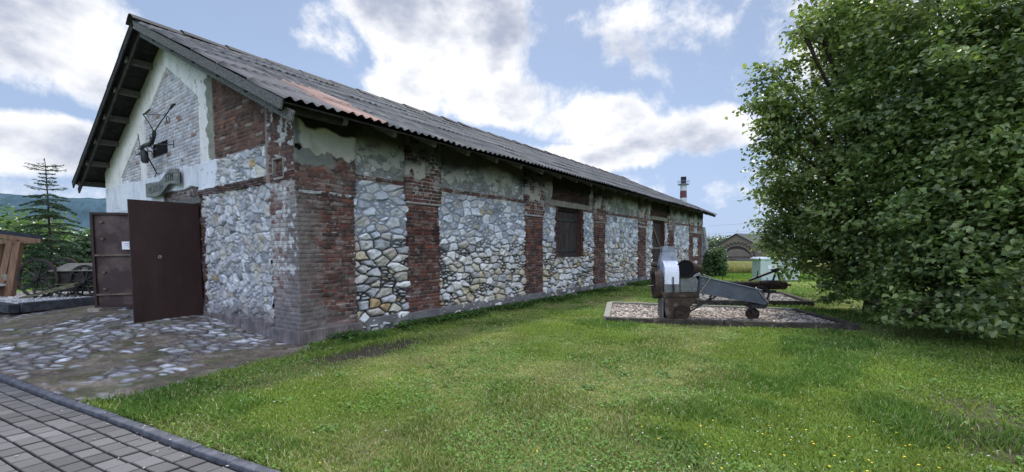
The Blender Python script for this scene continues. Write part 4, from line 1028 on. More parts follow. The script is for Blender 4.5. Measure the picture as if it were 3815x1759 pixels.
# ------------------------------------------------------------------ grass
def blades(name, n, pos_fn, hgt, wid, col_fn, mat_, label=None, lean=.5):
    x, y, z = pos_fn(n); n = len(x)
    H = hgt(x, y) * RNG.uniform(.55, 1.35, n); Wd = wid(x, y) * RNG.uniform(.7, 1.3, n)
    a = RNG.uniform(0, 2 * PI, n); la = RNG.uniform(0, 2 * PI, n); ll = H * RNG.uniform(.1, lean, n) * 1.6
    bx, by = np.cos(a) * Wd / 2, np.sin(a) * Wd / 2
    mx = x + np.cos(la) * ll * .35; my = y + np.sin(la) * ll * .35
    V = np.empty((n, 5, 3)); 
    V[:, 0] = np.stack([x - bx, y - by, z], 1); V[:, 1] = np.stack([x + bx, y + by, z], 1)
    V[:, 2] = np.stack([mx + bx * .8, my + by * .8, z + H * .6], 1); V[:, 3] = np.stack([mx - bx * .8, my - by * .8, z + H * .6], 1)
    V[:, 4] = np.stack([x + np.cos(la) * ll, y + np.sin(la) * ll, z + H * .97], 1)
    b = np.arange(n)[:, None] * 5
    F = np.concatenate([b + np.array([0, 1, 2]), b + np.array([0, 2, 3]), b + np.array([3, 2, 4])], 0)
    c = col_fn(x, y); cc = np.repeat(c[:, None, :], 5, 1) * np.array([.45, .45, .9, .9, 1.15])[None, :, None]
    return link(name, np_mesh(name, V.reshape(-1, 3), F, cc.reshape(-1, 3), smooth=False), mat_, None, label)
BED1 = [(3.40, 5.20), (7.90, 6.82), (6.68, 9.02), (2.25, 8.00)]
BED2 = [(4.30, 9.50), (7.02, 10.80), (6.0, 13.62), (3.55, 12.25)]
fwh = Vector((-math.sin(yaw), math.cos(yaw))).normalized(); rh = Vector((math.cos(yaw), math.sin(yaw)))
def lawn_pos(dens_mul, dmin, dmax, pw):
    def fn(n):
        # ring sector in front of the camera with a wide margin
        u = RNG.uniform(0, 1, n); th = RNG.uniform(-1.05, 1.05, n)
        p = 2 - pw
        d = (dmin ** p + u * (dmax ** p - dmin ** p)) ** (1 / p)
        ca_, sa_ = np.cos(th), np.sin(th)
        x = CAM.x + d * (fwh.x * ca_ + rh.x * sa_); y = CAM.y + d * (fwh.y * ca_ + rh.y * sa_)
        k = (y > kerb_y(x) + .03 - .04 * RNG.uniform(0, 1, n)) & (x > lawn_x(y) + .10 * RNG.uniform(-1, 1.2, n) + .18 * (vnoise(x * 2.5, y * 2.5, 61) - .5)) & (x > .15)
        k &= ~in_poly(x, y, BED1) & ~in_poly(x, y, BED2)
        b = bare(x, y); k &= RNG.uniform(0, 1, n) > b * .93
        k &= RNG.uniform(0, 1, n) < (1.1 - .45 * dry(x, y))
        x, y = x[k], y[k]; return x, y, gz(x, y) - .02 + .03 * (fbm(x * .7, y * .7, 810, 3) - .5)
    return fn
lush = lambda x, y: sst(.56, .70, fbm(x * .8 + 7, y * .8, 850, 3))
def gh(x, y):
    d = np.hypot(x - CAM.x, y - CAM.y)
    t = .030 + .022 * fbm(x * 1.6, y * 1.6, 851, 3) + .030 * lush(x, y) + .035 * sst(.75, .25, x) * (y > 0) + .02 * sst(.12, .0, y - kerb_y(x))
    return t * (1 - .25 * dry(x, y)) * (1 + .012 * d)
def gw(x, y): return .0036 + .0011 * np.hypot(x - CAM.x, y - CAM.y)
def gc(x, y):
    n = len(x); r = RNG.uniform(0, 1, n); d = dry(x, y); L_ = lush(x, y); p = fbm(x * 2.1, y * 2.1, 852, 4)
    g = np.array([.155, .240, .036]); g2 = np.array([.295, .375, .085]); dk = np.array([.065, .140, .026]); st = np.array([.52, .48, .26])
    c = g * (1 - r)[:, None] + g2 * r[:, None]
    c = mixc(c, C3(n, dk) * (.8 + .8 * r)[:, None], np.clip(L_ * .75 + sst(.9, .4, x) * .5, 0, .85))
    c = mixc(c, C3(n, (.26, .31, .085)), d * .55)
    straw = (RNG.uniform(0, 1, n) < .05 + .17 * d)
    c = np.where(straw[:, None], st * (.6 + .6 * r)[:, None], c)
    return c * (.76 + .56 * p)[:, None]
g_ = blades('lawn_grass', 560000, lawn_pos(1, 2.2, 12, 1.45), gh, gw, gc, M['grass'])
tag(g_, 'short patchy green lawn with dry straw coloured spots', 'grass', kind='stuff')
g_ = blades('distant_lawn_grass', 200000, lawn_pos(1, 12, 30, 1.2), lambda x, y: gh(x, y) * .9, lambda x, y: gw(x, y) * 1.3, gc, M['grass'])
tag(g_, 'mown green grass beyond the timber edged beds', 'grass', kind='stuff')
# long stray stalks
def stalk_pos(n):
    x, y, z = lawn_pos(1, 2.3, 9, 1.0)(n * 2); k = (dry(x, y) > .2)
    return x[k][:n], y[k][:n], z[k][:n]
g_ = blades('dry_grass_stalks', 2600, stalk_pos, lambda x, y: .10 + 0 * x, lambda x, y: .0035 + 0 * x, lambda x, y: C3(len(x), (.42, .38, .22)) * RNG.uniform(.6, 1.1, len(x))[:, None], M['grass'], lean=1.6)
tag(g_, 'stray pale dry grass stalks lying in the lawn', 'grass', kind='stuff')

# broad low weeds and clover: small flat leaves
def leaflets(name, n, pos_fn, size, h, col_fn, label):
    x, y, z = pos_fn(n); n = len(x)
    s = size(x, y) * RNG.uniform(.6, 1.3, n); a = RNG.uniform(0, 2 * PI, n); tx = RNG.uniform(-.5, .5, n); ty = RNG.uniform(-.5, .5, n)
    hz = z + h(x, y) * RNG.uniform(.4, 1.1, n)
    V = np.empty((n, 5, 3)); shp = [(-.5, 0), (0, -.42), (.55, -.12), (.5, .25), (0, .45)]
    for i, (p, q) in enumerate(shp):
        px_ = p * s; py_ = q * s; X = px_ * np.cos(a) - py_ * np.sin(a); Y = px_ * np.sin(a) + py_ * np.cos(a)
        V[:, i] = np.stack([x + X, y + Y, hz + X * tx + Y * ty], 1)
    b = np.arange(n)[:, None] * 5; F = np.concatenate([b + np.array([0, 1, 2]), b + np.array([0, 2, 3]), b + np.array([0, 3, 4])], 0)
    c = col_fn(x, y); o = link(name, np_mesh(name, V.reshape(-1, 3), F, np.repeat(c, 5, 0), smooth=False), M['grass']); return tag(o, label, 'weeds', kind='stuff')
def weed_pos(n):
    x, y, z = lawn_pos(1, 2.3, 22, 1.3)(n)
    strip = sst(1.05, .45, x) * (y > -.6) + sst(1.3, .1, x - lawn_x(y)) * (y < 0)
    pr = np.clip(strip * 1.0 + sst(.50, .64, fbm(x * 1.1, y * 1.1, 860, 4)) * .75 + .10, 0, 1); k = RNG.uniform(0, 1, len(x)) < pr
    return x[k], y[k], z[k]
def weed_col(x, y):
    r = RNG.uniform(0, 1, len(x)); p = fbm(x * 2, y * 2, 861, 3)
    c = np.array([.080, .185, .034]) * (1 - r)[:, None] + np.array([.17, .31, .065]) * r[:, None]
    return c * (.55 + .8 * p)[:, None] * (1 - .35 * sst(1.0, .4, x))[:, None]
leaflets('clover_and_weeds', 300000, weed_pos, lambda x, y: .020 + .0012 * np.hypot(x - CAM.x, y - CAM.y), lambda x, y: .030 + .05 * sst(.9, .3, x) + .018 * lush(x, y), weed_col, 'broad leaved clover and low weeds through the lawn and along the wall')
def wallweed_pos(n):
    y = RNG.uniform(.2, 28, n) ; x = .16 + np.abs(RNG.normal(0, .22, n)); k = fbm(x * 2, y * 1.3, 863, 3) > .42; x, y = x[k], y[k]
    return x, y, gz(x, y) - .01
leaflets('wall_foot_weeds', 26000, wallweed_pos, lambda x, y: .045 + .001 * y, lambda x, y: .14 + 0 * x, lambda x, y: C3(len(x), (.065, .135, .03)) * RNG.uniform(.5, 1.5, len(x))[:, None], 'dark leafy weeds growing along the foot of the long wall')
# tall meadow strip behind
def tall_pos(n):
    x = RNG.uniform(-2, 16, n); y = 27.5 + RNG.uniform(0, 9, n) + .25 * (x - 2) ; return x, y, 0 * x - .06
def tallc(x, y):
    r = RNG.uniform(0, 1, len(x)); return C3(len(x), (.22, .26, .09)) * (1 - r)[:, None] + C3(len(x), (.40, .34, .20)) * r[:, None]
g_ = blades('meadow_grass', 60000, tall_pos, lambda x, y: .40 + .2 * vnoise(x, y, 5), lambda x, y: .035 + 0 * x, tallc, M['grass'], lean=.45)
tag(g_, 'tall seeding meadow grass in front of the brown gabled building', 'grass', kind='stuff')
def fg_pos(n):
    x = RNG.uniform(.5, 18, n); y = RNG.uniform(22, 29, n); return x, y, 0 * x - .06
g_ = blades('far_green_grass', 60000, fg_pos, lambda x, y: .10 + 0 * x, lambda x, y: .035 + 0 * x, lambda x, y: C3(len(x), (.13, .24, .04)) * RNG.uniform(.7, 1.3, len(x))[:, None], M['grass'])
tag(g_, 'bright green grass strip before the meadow', 'grass', kind='stuff')

# small flowers
def dots(name, n, pos_fn, size, mat_, label, hz, petal=True):
    x, y, z = pos_fn(n); mbv = []; F = []
    for i in range(len(x)):
        s = size * random.uniform(.7, 1.3) * (1 + .03 * math.hypot(x[i] - CAM.x, y[i] - CAM.y)); b = len(mbv); h = hz * random.uniform(.6, 1.2) + z[i]
        mbv.append((x[i], y[i], h)); a0 = random.uniform(0, 6); tx = random.uniform(-.4, .4)
        for k in range(6): mbv.append((x[i] + s * math.cos(a0 + k * PI / 3), y[i] + s * math.sin(a0 + k * PI / 3), h + s * .5 + tx * s * math.cos(a0 + k * PI / 3)))
        for k in range(6): F.append((b, b + 1 + k, b + 1 + (k + 1) % 6))
        mbv.append((x[i], y[i], h + s * .9)); 
        if not petal:
            for k in range(6): F.append((b + 7, b + 1 + (k + 1) % 6, b + 1 + k))
    return tag(link(name, np_mesh(name, mbv, F, smooth=True), mat_), label, 'flowers', kind='stuff')
def yel_pos(n):
    x, y, z = lawn_pos(1, 2.6, 11, .9)(n * 12); k = (RNG.uniform(0, 1, len(x)) < .04 + .9 * sst(.5, .7, fbm(x * .7 + 3, y * .7, 870, 3)) * sst(3.0, 6.0, x)); return x[k][:n], y[k][:n], z[k][:n]
dots('yellow_flowers', 230, yel_pos, .0072, M['flower_y'], 'tiny yellow buttercup flowers dotted over the lawn', .055)
def whi_pos(n):
    x, y, z = lawn_pos(1, 2.6, 14, .7)(n * 8); k = (RNG.uniform(0, 1, len(x)) < .08 + .9 * sst(.48, .68, fbm(x * .6, y * .6 + 5, 871, 3))); return x[k][:n], y[k][:n], z[k][:n]
dots('white_clover_heads', 650, whi_pos, .0065, M['flower_w'], 'tiny white clover heads dotted over the lawn', .05, petal=False)

# pale fallen petals blown onto the edging and the paving
def petals(n):
    x = RNG.uniform(-1.2, 6.5, n); ky = kerb_y(x); y = ky - np.abs(RNG.normal(0, .22, n)) * np.where(x > 2.2, 1.6, .5) + .04; k = RNG.uniform(0, 1, n) < np.where(x > 2.0, .9, .45); x, y = x[k], y[k]; m = len(x)
    z = np.where(y > ky[k] - .085, .026, .002) + gz(x, y) * .3; a = RNG.uniform(0, 6, m); s = RNG.uniform(.005, .012, m); V = np.empty((m, 4, 3))
    for i, (p, q) in enumerate(((-1, -.5), (1, -.6), (.9, .5), (-.8, .6))): V[:, i] = np.stack([x + s * (p * np.cos(a) - q * np.sin(a)), y + s * (p * np.sin(a) + q * np.cos(a)), z + .003 + .004 * RNG.uniform(0, 1, m)], 1)
    g = RNG.uniform(.25, .55, m)[:, None] * np.array([1, .97, .86]); o = link('fallen_petals', np_mesh('fallen_petals', V.reshape(-1, 3), np.arange(m * 4).reshape(m, 4), np.repeat(g, 4, 0), smooth=False), M['paving']); tag(o, 'small pale petals and seeds scattered over the path edging', 'petals', kind='stuff')
petals(200)

def ros_pos(n):
    x, y, z = lawn_pos(1, 2.6, 12, .9)(260); m = len(x); i = RNG.integers(0, m, n); a = RNG.uniform(0, 6.3, n); r = .02 + .07 * RNG.uniform(0, 1, n) ** .7
    return x[i] + r * np.cos(a), y[i] + r * np.sin(a), z[i]
leaflets('plantain_rosettes', 4200, ros_pos, lambda x, y: .036 + 0 * x, lambda x, y: .036 + 0 * x, lambda x, y: C3(len(x), (.12, .22, .045)) * RNG.uniform(.5, 1.4, len(x))[:, None], 'broad leaved plantain rosettes dotted through the lawn')
# ------------------------------------------------------------------ timber edged display beds
def bed(name, P, label, ht, wd, mats, chip_col, sag=0):
    cx = sum(p[0] for p in P) / 4; cy = sum(p[1] for p in P) / 4
    O = empty(name, (cx, cy, 0), label, 'display bed')
    for i in range(4):
        a = Vector((P[i][0] - cx, P[i][1] - cy, ht / 2 - .02)); b = Vector((P[(i + 1) % 4][0] - cx, P[(i + 1) % 4][1] - cy, ht / 2 - .02)); d = (b - a).normalized()
        n = Vector((-d.y, d.x, 0)); 
        k = 2 if i in (0, 2) else 1; e0 = -.02 if i in (0, 2) else wd * .7; e1 = e0
        for j in range(k):
            p = a + (b - a) * (j / k) + d * (e0 if j == 0 else .006) + n * random.uniform(-.015, .015); q = a + (b - a) * ((j + 1) / k) - d * (e1 if j == k - 1 else .006) + n * random.uniform(-.015, .015)
            MB().beam(p, q, wd, ht + random.uniform(-.01, .01)).build('timber', mats[i], O, bevel=.010, jitter=.004)
    n = 5200; u = RNG.uniform(.02, .98, n); v = RNG.uniform(.03, .97, n)
    A = np.array(P); q = lambda u, v: ((1 - u) * (1 - v))[:, None] * A[0] + (u * (1 - v))[:, None] * A[1] + (u * v)[:, None] * A[2] + ((1 - u) * v)[:, None] * A[3]
    g = 60; U, Vv = np.meshgrid(np.linspace(0, 1, g), np.linspace(0, 1, g), indexing='ij'); XY = q(U.ravel(), Vv.ravel())
    z = .035 + .03 * (fbm(XY[:, 0] * 2, XY[:, 1] * 2, 901, 3) - .5); I = np.arange(g * g).reshape(g, g); F = np.stack([I[:-1, :-1], I[1:, :-1], I[1:, 1:], I[:-1, 1:]], -1).reshape(-1, 4)
    base = link('mulch', np_mesh('mulch', np.stack([XY[:, 0] - cx, XY[:, 1] - cy, z], 1), F, C3(g * g, chip_col) * .45 * (.5 + fbm(XY[:, 0] * 5, XY[:, 1] * 5, 902, 3))[:, None]), M['soil'], O)
    XY = q(u, v); z = .035 + .03 * (fbm(XY[:, 0] * 2, XY[:, 1] * 2, 901, 3) - .5) + .008; a = RNG.uniform(0, PI, n); L = RNG.uniform(.018, .045, n); w_ = RNG.uniform(.008, .018, n); t = RNG.uniform(-.3, .3, n); t2 = RNG.uniform(-.4, .4, n)
    Vv = np.empty((n, 4, 3)); 
    for k, (p_, q_) in enumerate(((-1, -1), (1, -1), (1, 1), (-1, 1))):
        X = p_ * L * np.cos(a) - q_ * w_ * np.sin(a); Y = p_ * L * np.sin(a) + q_ * w_ * np.cos(a); Vv[:, k] = np.stack([XY[:, 0] - cx + X, XY[:, 1] - cy + Y, z + .012 + p_ * L * t + q_ * w_ * t2], 1)
    tone = (.55 + .75 * RNG.uniform(0, 1, n)) * (.6 + .8 * fbm(XY[:, 0] * 1.5, XY[:, 1] * 1.5, 903, 3))
    c = np.repeat(C3(n, chip_col) * tone[:, None], 4, 0)
    o = link('wood_chips', np_mesh('wood_chips', Vv.reshape(-1, 3), np.arange(n * 4).reshape(n, 4), c, smooth=False), M['paving'], O); o['kind'] = 'stuff'
    return O
bw, gw_, pw_ = M['bed_wood'], M['grey_wood'], M['pale_wood']
bed('timber_edged_bed', BED1, 'timber edged bed of pale wood chips under the old grey machine, nearest the camera', .12, .15, [bw, bw, pw_, mat('pale_end_timber', (.20, .19, .16), (.34, .33, .28), 8, .85, .4)], (.50, .43, .37))
bed('timber_edged_bed', BED2, 'dark timber edged gravel bed under the rusty roller, behind the first bed', .14, .16, [bw, bw, bw, bw], (.38, .35, .33))

# ------------------------------------------------------------------ old cutting machine on the bed
MO = (4.73, 6.19); sdir = Vector((.883, .469, 0)).normalized(); wdir = Vector((-sdir.y, sdir.x, 0))
Mm = Matrix(((sdir.x, wdir.x, 0, 0), (sdir.y, wdir.y, 0, 0), (0, 0, 1, 0), (0, 0, 0, 1)))
MA = empty('old_fodder_machine', (MO[0], MO[1], .03), 'old farm machine with white drum housing, black pipe mouth and long blue-grey trough', 'machine')
def L3(s, z, w=0): return Mm @ Vector((s, w, z))
SZ = Mm @ Matrix(((1, 0, 0, 0), (0, 0, -1, 0), (0, 1, 0, 0), (0, 0, 0, 1)))       # local x=s, y=z, z=-w
def prs(poly, w0, w1, name, m, bev=.006, par=MA): return MB().prism(poly, SZ, -w1, -w0).build(name, m, par, bevel=bev)
WZ = Mm @ Matrix(((0, 0, 1, 0), (1, 0, 0, 0), (0, 1, 0, 0), (0, 0, 0, 1)))        # local x=w, y=z, z=s
prs([(-.40, .60), (.33, .60), (.31, .46), (.20, .33), (.02, .14), (-.10, .05), (-.33, .03), (-.37, .2)], -.16, .40, 'hopper', M['rust2'])
prs([(-.43, .52), (.345, .52), (.345, .615), (-.43, .615)], -.185, .42, 'flange', M['rust2'], .004)
MB().prism([(-.17, .03), (-.17, .50), (.40, .50), (.40, .03)], WZ @ Matrix.Shear('XY', 4, (0, 0)), -.425, -.405).build('side_plate', M['box_grey'], MA, bevel=.003)
# drum housing: round top, straight front
dp = [(-.30, .62), (-.30, 1.0)] + [(.0 - .30 * math.cos(t), 1.0 + .31 * math.sin(t)) for t in [PI * k / 18 for k in range(1, 18)]] + [(.30, 1.0), (.30, .62)]
dr_ = MB(); dr_.prism([(p[0] + .12, p[1]) for p in dp], WZ, -.385, -.075); d_ = dr_.build('drum_housing', M['white_paint'], MA, bevel=.008)
MB().box(-.385, -.073, -.190, -.182, .62, .80, Mm).build('lower_plate', M['box_grey'], d_, bevel=.002)
mb = MB(); mb.beam(L3(-.21, .96, -.20), L3(-.20, .66, -.20), .028, .02, up=(1, 0, 0)); mb.tube([L3(-.205, .78, -.21), L3(-.195, .64, -.215)], .02, 8); mb.build('latch_lever', M['iron'], d_)
prs([(-.05, .62), (.30, .62), (.335, .70), (.33, .88), (.25, .975), (.10, .985), (-.05, .92)], -.17, .36, 'gear_case', M['box_grey'], .012)
MB().tube([L3(-.062, .63, -.17), L3(-.062, .95, -.17)], .012, 6).build('seam_rod', M['iron'], MA)
prs([(.30, .60), (.335, .60), (.37, .97), (.335, .97)], -.19, .38, 'joint_flange', M['iron'], .003)
# black pipe mouth
pc = L3(.04, 1.14, -.20); pd = (sdir * .50 + wdir * .78 + Vector((0, 0, -.16))).normalized()
mb = MB(); 
ring_o = []; a1 = pd.cross(Vector((0, 0, 1))).normalized(); a2 = a1.cross(pd); nn_ = 32; vs = []
for (dd, rr_) in ((0, .198), (.52, .198), (.52, .186), (.02, .186), (0, .186)):
    for k in range(nn_): t = 2 * PI * k / nn_; vs.append(pc + pd * dd + (a1 * math.cos(t) + a2 * math.sin(t)) * rr_)
fs = [(j * nn_ + k, j * nn_ + (k + 1) % nn_, (j + 1) * nn_ + (k + 1) % nn_, (j + 1) * nn_ + k) for j in (0, 1, 2, 3) for k in range(nn_)]
fs += [(4 * nn_ + k, 4 * nn_ + (k + 1) % nn_, (k + 1) % nn_, k) for k in range(nn_)]
mb.add(vs, fs, True); pp = mb.build('pipe', M['rust'], MA)
mb = MB(); mb.tube([pc + pd * .015, pc + pd * .50], .187, 32); mb.build('mouth', M['void'], pp)
MB().tube([L3(.12, 1.02, .0), L3(.20, .90, .1)], .15, 20).build('pipe_elbow', M['rust'], MA)
# hood behind
def frustum(name, s0, s1, w0, w1, z0, t0, t1, v0, v1, z1, m, par):
    vs = [L3(s0, z0, w0), L3(s1, z0, w0), L3(s1, z0, w1), L3(s0, z0, w1), L3(t0, z1, v0), L3(t1, z1, v0), L3(t1, z1, v1), L3(t0, z1, v1)]
    return MB().add(vs, [(0, 3, 2, 1), (4, 5, 6, 7), (0, 1, 5, 4), (1, 2, 6, 5), (2, 3, 7, 6), (3, 0, 4, 7)]).build(name, m, par, bevel=.004)
fh = frustum('hood', -.44, .0, .10, .46, 1.20, -.37, -.10, .16, .40, 1.52, M['galv'], MA)
MB().box(-.375, -.095, .155, .405, 1.52, 1.63, Mm).build('collar', M['galv'], fh, bevel=.003)
frustum('hood_base', -.44, .0, .08, .46, .62, -.44, .0, .10, .46, 1.20, M['galv'], MA)
# trough
def trough():
    mb = MB(); zt0, zb0, zt1, zb1 = .975, .60, .665, .375; s0, s1 = .34, 1.62; w0, w1 = -.17, .30
    mb.add([L3(s0, zb0, w0), L3(s1, zb1, w0), L3(s1, zt1, w0), L3(s0, zt0, w0), L3(s0, zb0, w0 + .012), L3(s1, zb1, w0 + .012), L3(s1, zt1, w0 + .012), L3(s0, zt0, w0 + .012)], [(0, 1, 2, 3), (7, 6, 5, 4), (0, 4, 5, 1), (2, 6, 7, 3), (0, 3, 7, 4), (1, 5, 6, 2)])
    mb.add([L3(s0, zb0, w1), L3(s1, zb1, w1), L3(s1, zt1, w1), L3(s0, zt0, w1), L3(s0, zb0, w1 + .012), L3(s1, zb1, w1 + .012), L3(s1, zt1, w1 + .012), L3(s0, zt0, w1 + .012)], [(0, 1, 2, 3), (7, 6, 5, 4), (0, 4, 5, 1), (2, 6, 7, 3), (0, 3, 7, 4), (1, 5, 6, 2)])
    mb.beam(L3(s0, (zb0 + .03), .065), L3(s1, zb1 + .03, .065), .46, .012)
    return mb
tr = trough().build('trough', M['blue_steel'], MA)
for w_ in (-.185, .32):
    MB().beam(L3(.34, .985, w_), L3(1.63, .675, w_), .045, .018).build('top_flange', M['galv'], tr, bevel=.003)
    MB().beam(L3(.34, .615, w_), L3(1.62, .385, w_), .04, .03).build('bottom_flange', M['blue_steel'], tr, bevel=.003)
mb = MB()
for k in range(3): mb.tube([L3(.42, .90 - k * .09, -.17), L3(.42, .90 - k * .09, -.18)], .012, 8)
mb.build('rivet', M['galv'], tr)
prs([(1.60, .665), (1.63, .665), (1.76, .44), (1.73, .36), (1.60, .36)], -.17, .31, 'end_plate', M['blue_steel'], .004)
MB().tube([L3(1.56, .33, .0), L3(1.74, .32, .0), L3(1.80, .31, .0)], [.075, .07, .04], 14).build('roller_end', M['iron'], MA)
MB().box(1.44, 1.72, -.12, .26, .27, .38, Mm).build('end_frame', M['iron'], MA, bevel=.006)
mb = MB(); mb.beam(L3(.16, .17, -.10), L3(.62, .50, -.10), .03, .03); mb.beam(L3(.30, .17, .22), L3(.82, .50, .22), .03, .03); mb.beam(L3(.10, .22, -.1), L3(.55, .44, -.1), .012, .022); mb.build('brace', M['iron'], MA)
MB().beam(L3(.28, .42, .05), L3(1.5, .315, .05), .05, .025).build('drawbar', M['iron'], MA)
# wheels
def wheel(c, r, w_, m, n=26):
    wv = c; ax = wdir
    d = MB(); d.tube([Vector(c) - ax * w_ / 2, Vector(c) - ax * w_ / 2 + ax * .001, Vector(c) + ax * w_ / 2 - ax * .001, Vector(c) + ax * w_ / 2], [r * .90, r * .90, r * .90, r * .90], n); ww = d.build('wheel', m, MA)
    MB().ringdisc(c, ax, r * .86, r, w_ * 1.25, n).build('rim', m, ww); MB().tube([Vector(c) - ax * w_ * .95, Vector(c) + ax * w_ * .95], r * .2, 12).build('hub', M['iron'], ww)
wheel(L3(-.02, .165, -.17), .168, .06, M['rust']); wheel(L3(.12, .165, .34), .168, .06, M['rust']); wheel(L3(1.53, .13, .04), .132, .07, M['rust'])
mb = MB(); mb.beam(L3(1.47, .38, -.03), L3(1.53, .13, -.03), .045, .02); mb.beam(L3(1.60, .38, .10), L3(1.53, .13, .10), .03, .02); mb.beam(L3(1.44, .29, -.03), L3(1.47, .22, -.03), .06, .04); mb.build('fork', M['iron'], MA)
# flywheel and pulley on the left, seen edge on
fc = L3(-.50, .77, .12); fw_ = MB().tube([fc - sdir * .05, fc + sdir * .05], .30, 32).build('flywheel', M['rust'], MA)
MB().ringdisc(fc, sdir, .26, .325, .15, 32).build('rim', M['rust2'], fw_)
MB().tube([L3(-.70, .72, .12), L3(-.44, .77, .12)], .013, 8).build('shaft', M['iron'], MA)
mb = MB(); mb.tube([L3(-.62, 1.22, .15), L3(-.50, 1.22, .15)], .055, 16); mb.box(-.61, -.50, .05, .22, 1.05, 1.15, Mm); mb.tube([L3(-.64, 1.02, .15), L3(-.47, 1.02, .15)], .07, 16); mb.build('pulley', M['rust2'], MA)
MB().tube([L3(.36, .62, -.21), L3(.58, .95, -.20), L3(.46, 1.00, -.06), L3(.42, .93, .05)], .010, 8).build('handle', M['brass'], MA)
MB().tube([L3(1.58, .72, .02), L3(1.56, .66, -.19), L3(1.76, .40, -.20)], .009, 8).build('handle', M['brass'], MA)
MB().beam(L3(.21, .97, -.16), L3(.36, 1.03, -.16), .07, .05).build('bracket_cap', M['galv'], MA, bevel=.004)

# ------------------------------------------------------------------ rusty field roller on the second bed
RO = empty('rusty_field_roller', (5.2, 10.75, .03), 'long rusty field roller with dark lever frame on the bed behind the grey machine', 'roller')
def R3(x, y, z): return (x - 5.2, y - 10.75, z - .03)
ra, rb = Vector((3.75, 9.65, .52)), Vector((6.35, 11.45, .50)); rd = (rb - ra).normalized()
for i in range(4):
    p = ra + (rb - ra) * (i / 4); q = ra + (rb - ra) * ((i + .96) / 4); r_ = [.10, .12, .115, .135][i]
    MB().tube([R3(*p), R3(*(p + rd * .03)), R3(*(q - rd * .03)), R3(*q)], [r_ * .85, r_, r_, r_ * .85], 20).build('roller_section', M['rust'], RO)
MB().tube([R3(*(ra - rd * .1)), R3(*(rb + rd * .12))], .035, 10).build('axle', M['iron'], RO)
wc_ = Vector((5.73, 10.86, .25)); wn = Vector((.28, -.96, 0)).normalized()
wh = MB().ringdisc(R3(*wc_), wn, .20, .25, .07, 28).build('wheel', M['iron'], RO)
mb = MB()
for k in range(6): t = k * PI / 3; e1 = Vector((-wn.y, wn.x, 0)); v_ = e1 * math.cos(t) + Vector((0, 0, 1)) * math.sin(t); mb.beam(R3(*wc_), R3(*(wc_ + v_ * .21)), .03, .012)
mb.build('spoke', M['iron'], wh)
wc2 = Vector((4.3, 10.3, .22)); wh = MB().ringdisc(R3(*wc2), wn, .17, .22, .07, 28).build('wheel', M['iron'], RO)
mb = MB(); mb.beam(R3(4.2, 9.95, .35), R3(6.1, 11.2, .33), .06, .05); mb.beam(R3(4.1, 10.2, .35), R3(5.9, 11.45, .33), .06, .05); mb.beam(R3(5.73, 10.95, .25), R3(5.9, 11.1, .5), .05, .05); mb.beam(R3(4.3, 10.2, .22), R3(4.3, 10.1, .5), .05, .05); mb.build('frame', M['iron'], RO)
mb = MB(); mb.beam(R3(5.42, 10.95, .64), R3(6.12, 11.40, .96), .08, .06); mb.box(*[0] * 6) if False else None; mb.beam(R3(5.98, 11.3, .93), R3(6.16, 11.42, .98), .13, .09); mb.build('lever', M['iron'], RO, bevel=.005)
mb = MB(); mb.beam(R3(6.08, 11.37, .94), R3(6.00, 11.32, .60), .05, .04); mb.beam(R3(6.10, 11.37, .94), R3(6.18, 11.42, .60), .05, .04); mb.build('lever_leg', M['iron'], RO)
mb = MB(); mb.tube([R3(5.55, 11.0, .68), R3(5.63, 11.05, .78), R3(5.64, 11.06, .92)], .016, 6); mb.tube([R3(5.85, 11.2, .60), R3(5.87, 11.2, .72)], .012, 6); mb.build('hook', M['iron'], RO)

# ------------------------------------------------------------------ utility cabinet with a lid
CB = empty('utility_cabinet', (4.9, 21.6, -.05), 'pale green-grey utility cabinet with ribbed lid and white notice beyond the beds', 'cabinet', rz=math.radians(29))
MB().box(-.72, 1.10, -.5, .5, -.02, 1.12).build('body', M['cabinet'], CB, bevel=.02)
l_ = MB().box(-.80, 1.18, -.56, .56, 1.08, 1.17); l_ = l_.build('lid', M['cab_lid'], CB, bevel=.03)
mb = MB(); mb.box(-.72, -.28, -.45, .45, 1.165, 1.21); mb.box(-.10, .35, -.45, .45, 1.165, 1.20); mb.box(.5, 1.0, -.45, .45, 1.165, 1.20); mb.build('lid_rib', M['cab_lid'], l_, bevel=.015)
MB().box(-.38, -.17, -.512, -.502, .62, .82).build('notice', M['paper'], CB)
MB().box(-.60, 1.0, -.53, -.50, .06, .10).build('skid', M['galv'], CB)
for i, (x, y) in enumerate(((3.05, 19.6), (3.45, 19.9), (4.6, 20.4))):
    o = MB().tube([(0, 0, -.05), (0, 0, .26)], .016, 6).build('marker_stake', M['iron'], None); o.location = (x, y, 0); tag(o, ['thin dark stake in the grass, leftmost, between the bush and the cabinet', 'thin dark stake in the grass just left of the cabinet', 'thin dark stake in front of the cabinet'][i], 'stake', 'small stakes in the far grass')

# ------------------------------------------------------------------ building with the gear mural
GB = empty('mural_building', (-3.4, 62.0, -.3), 'low brown gabled building with a cogwheel mural and museum lettering', 'building')
gx, gy = Vector((3.0, 4.2)).normalized()[:] if False else (.83, .56)
Mg = Matrix(((.975, .222, 0, 0), (-.222, .975, 0, 0), (0, 0, 1, 0), (0, 0, 0, 1)))      # local x along the front, y away
MBT = Mg @ Matrix(((1, 0, 0, 0), (0, 0, 1, 0), (0, 1, 0, 0), (0, 0, 0, 1)))
MB().prism([(-3.6, 0), (5.2, 0), (5.2, .9), (3.55, 1.75), (0.05, 3.75), (-3.6, 1.72)], MBT, 0, 12).build('wall', M['render_wall'], GB)
rf = MB(); rf.prism([(-3.95, 1.50), (.05, 3.78), (.05, 3.92), (-3.98, 1.62)], MBT, -.25, 12.2); rf.prism([(.05, 3.78), (5.6, .70), (5.6, .84), (.05, 3.92)], MBT, -.25, 12.2); rf.build('roof', M['slate'], GB)
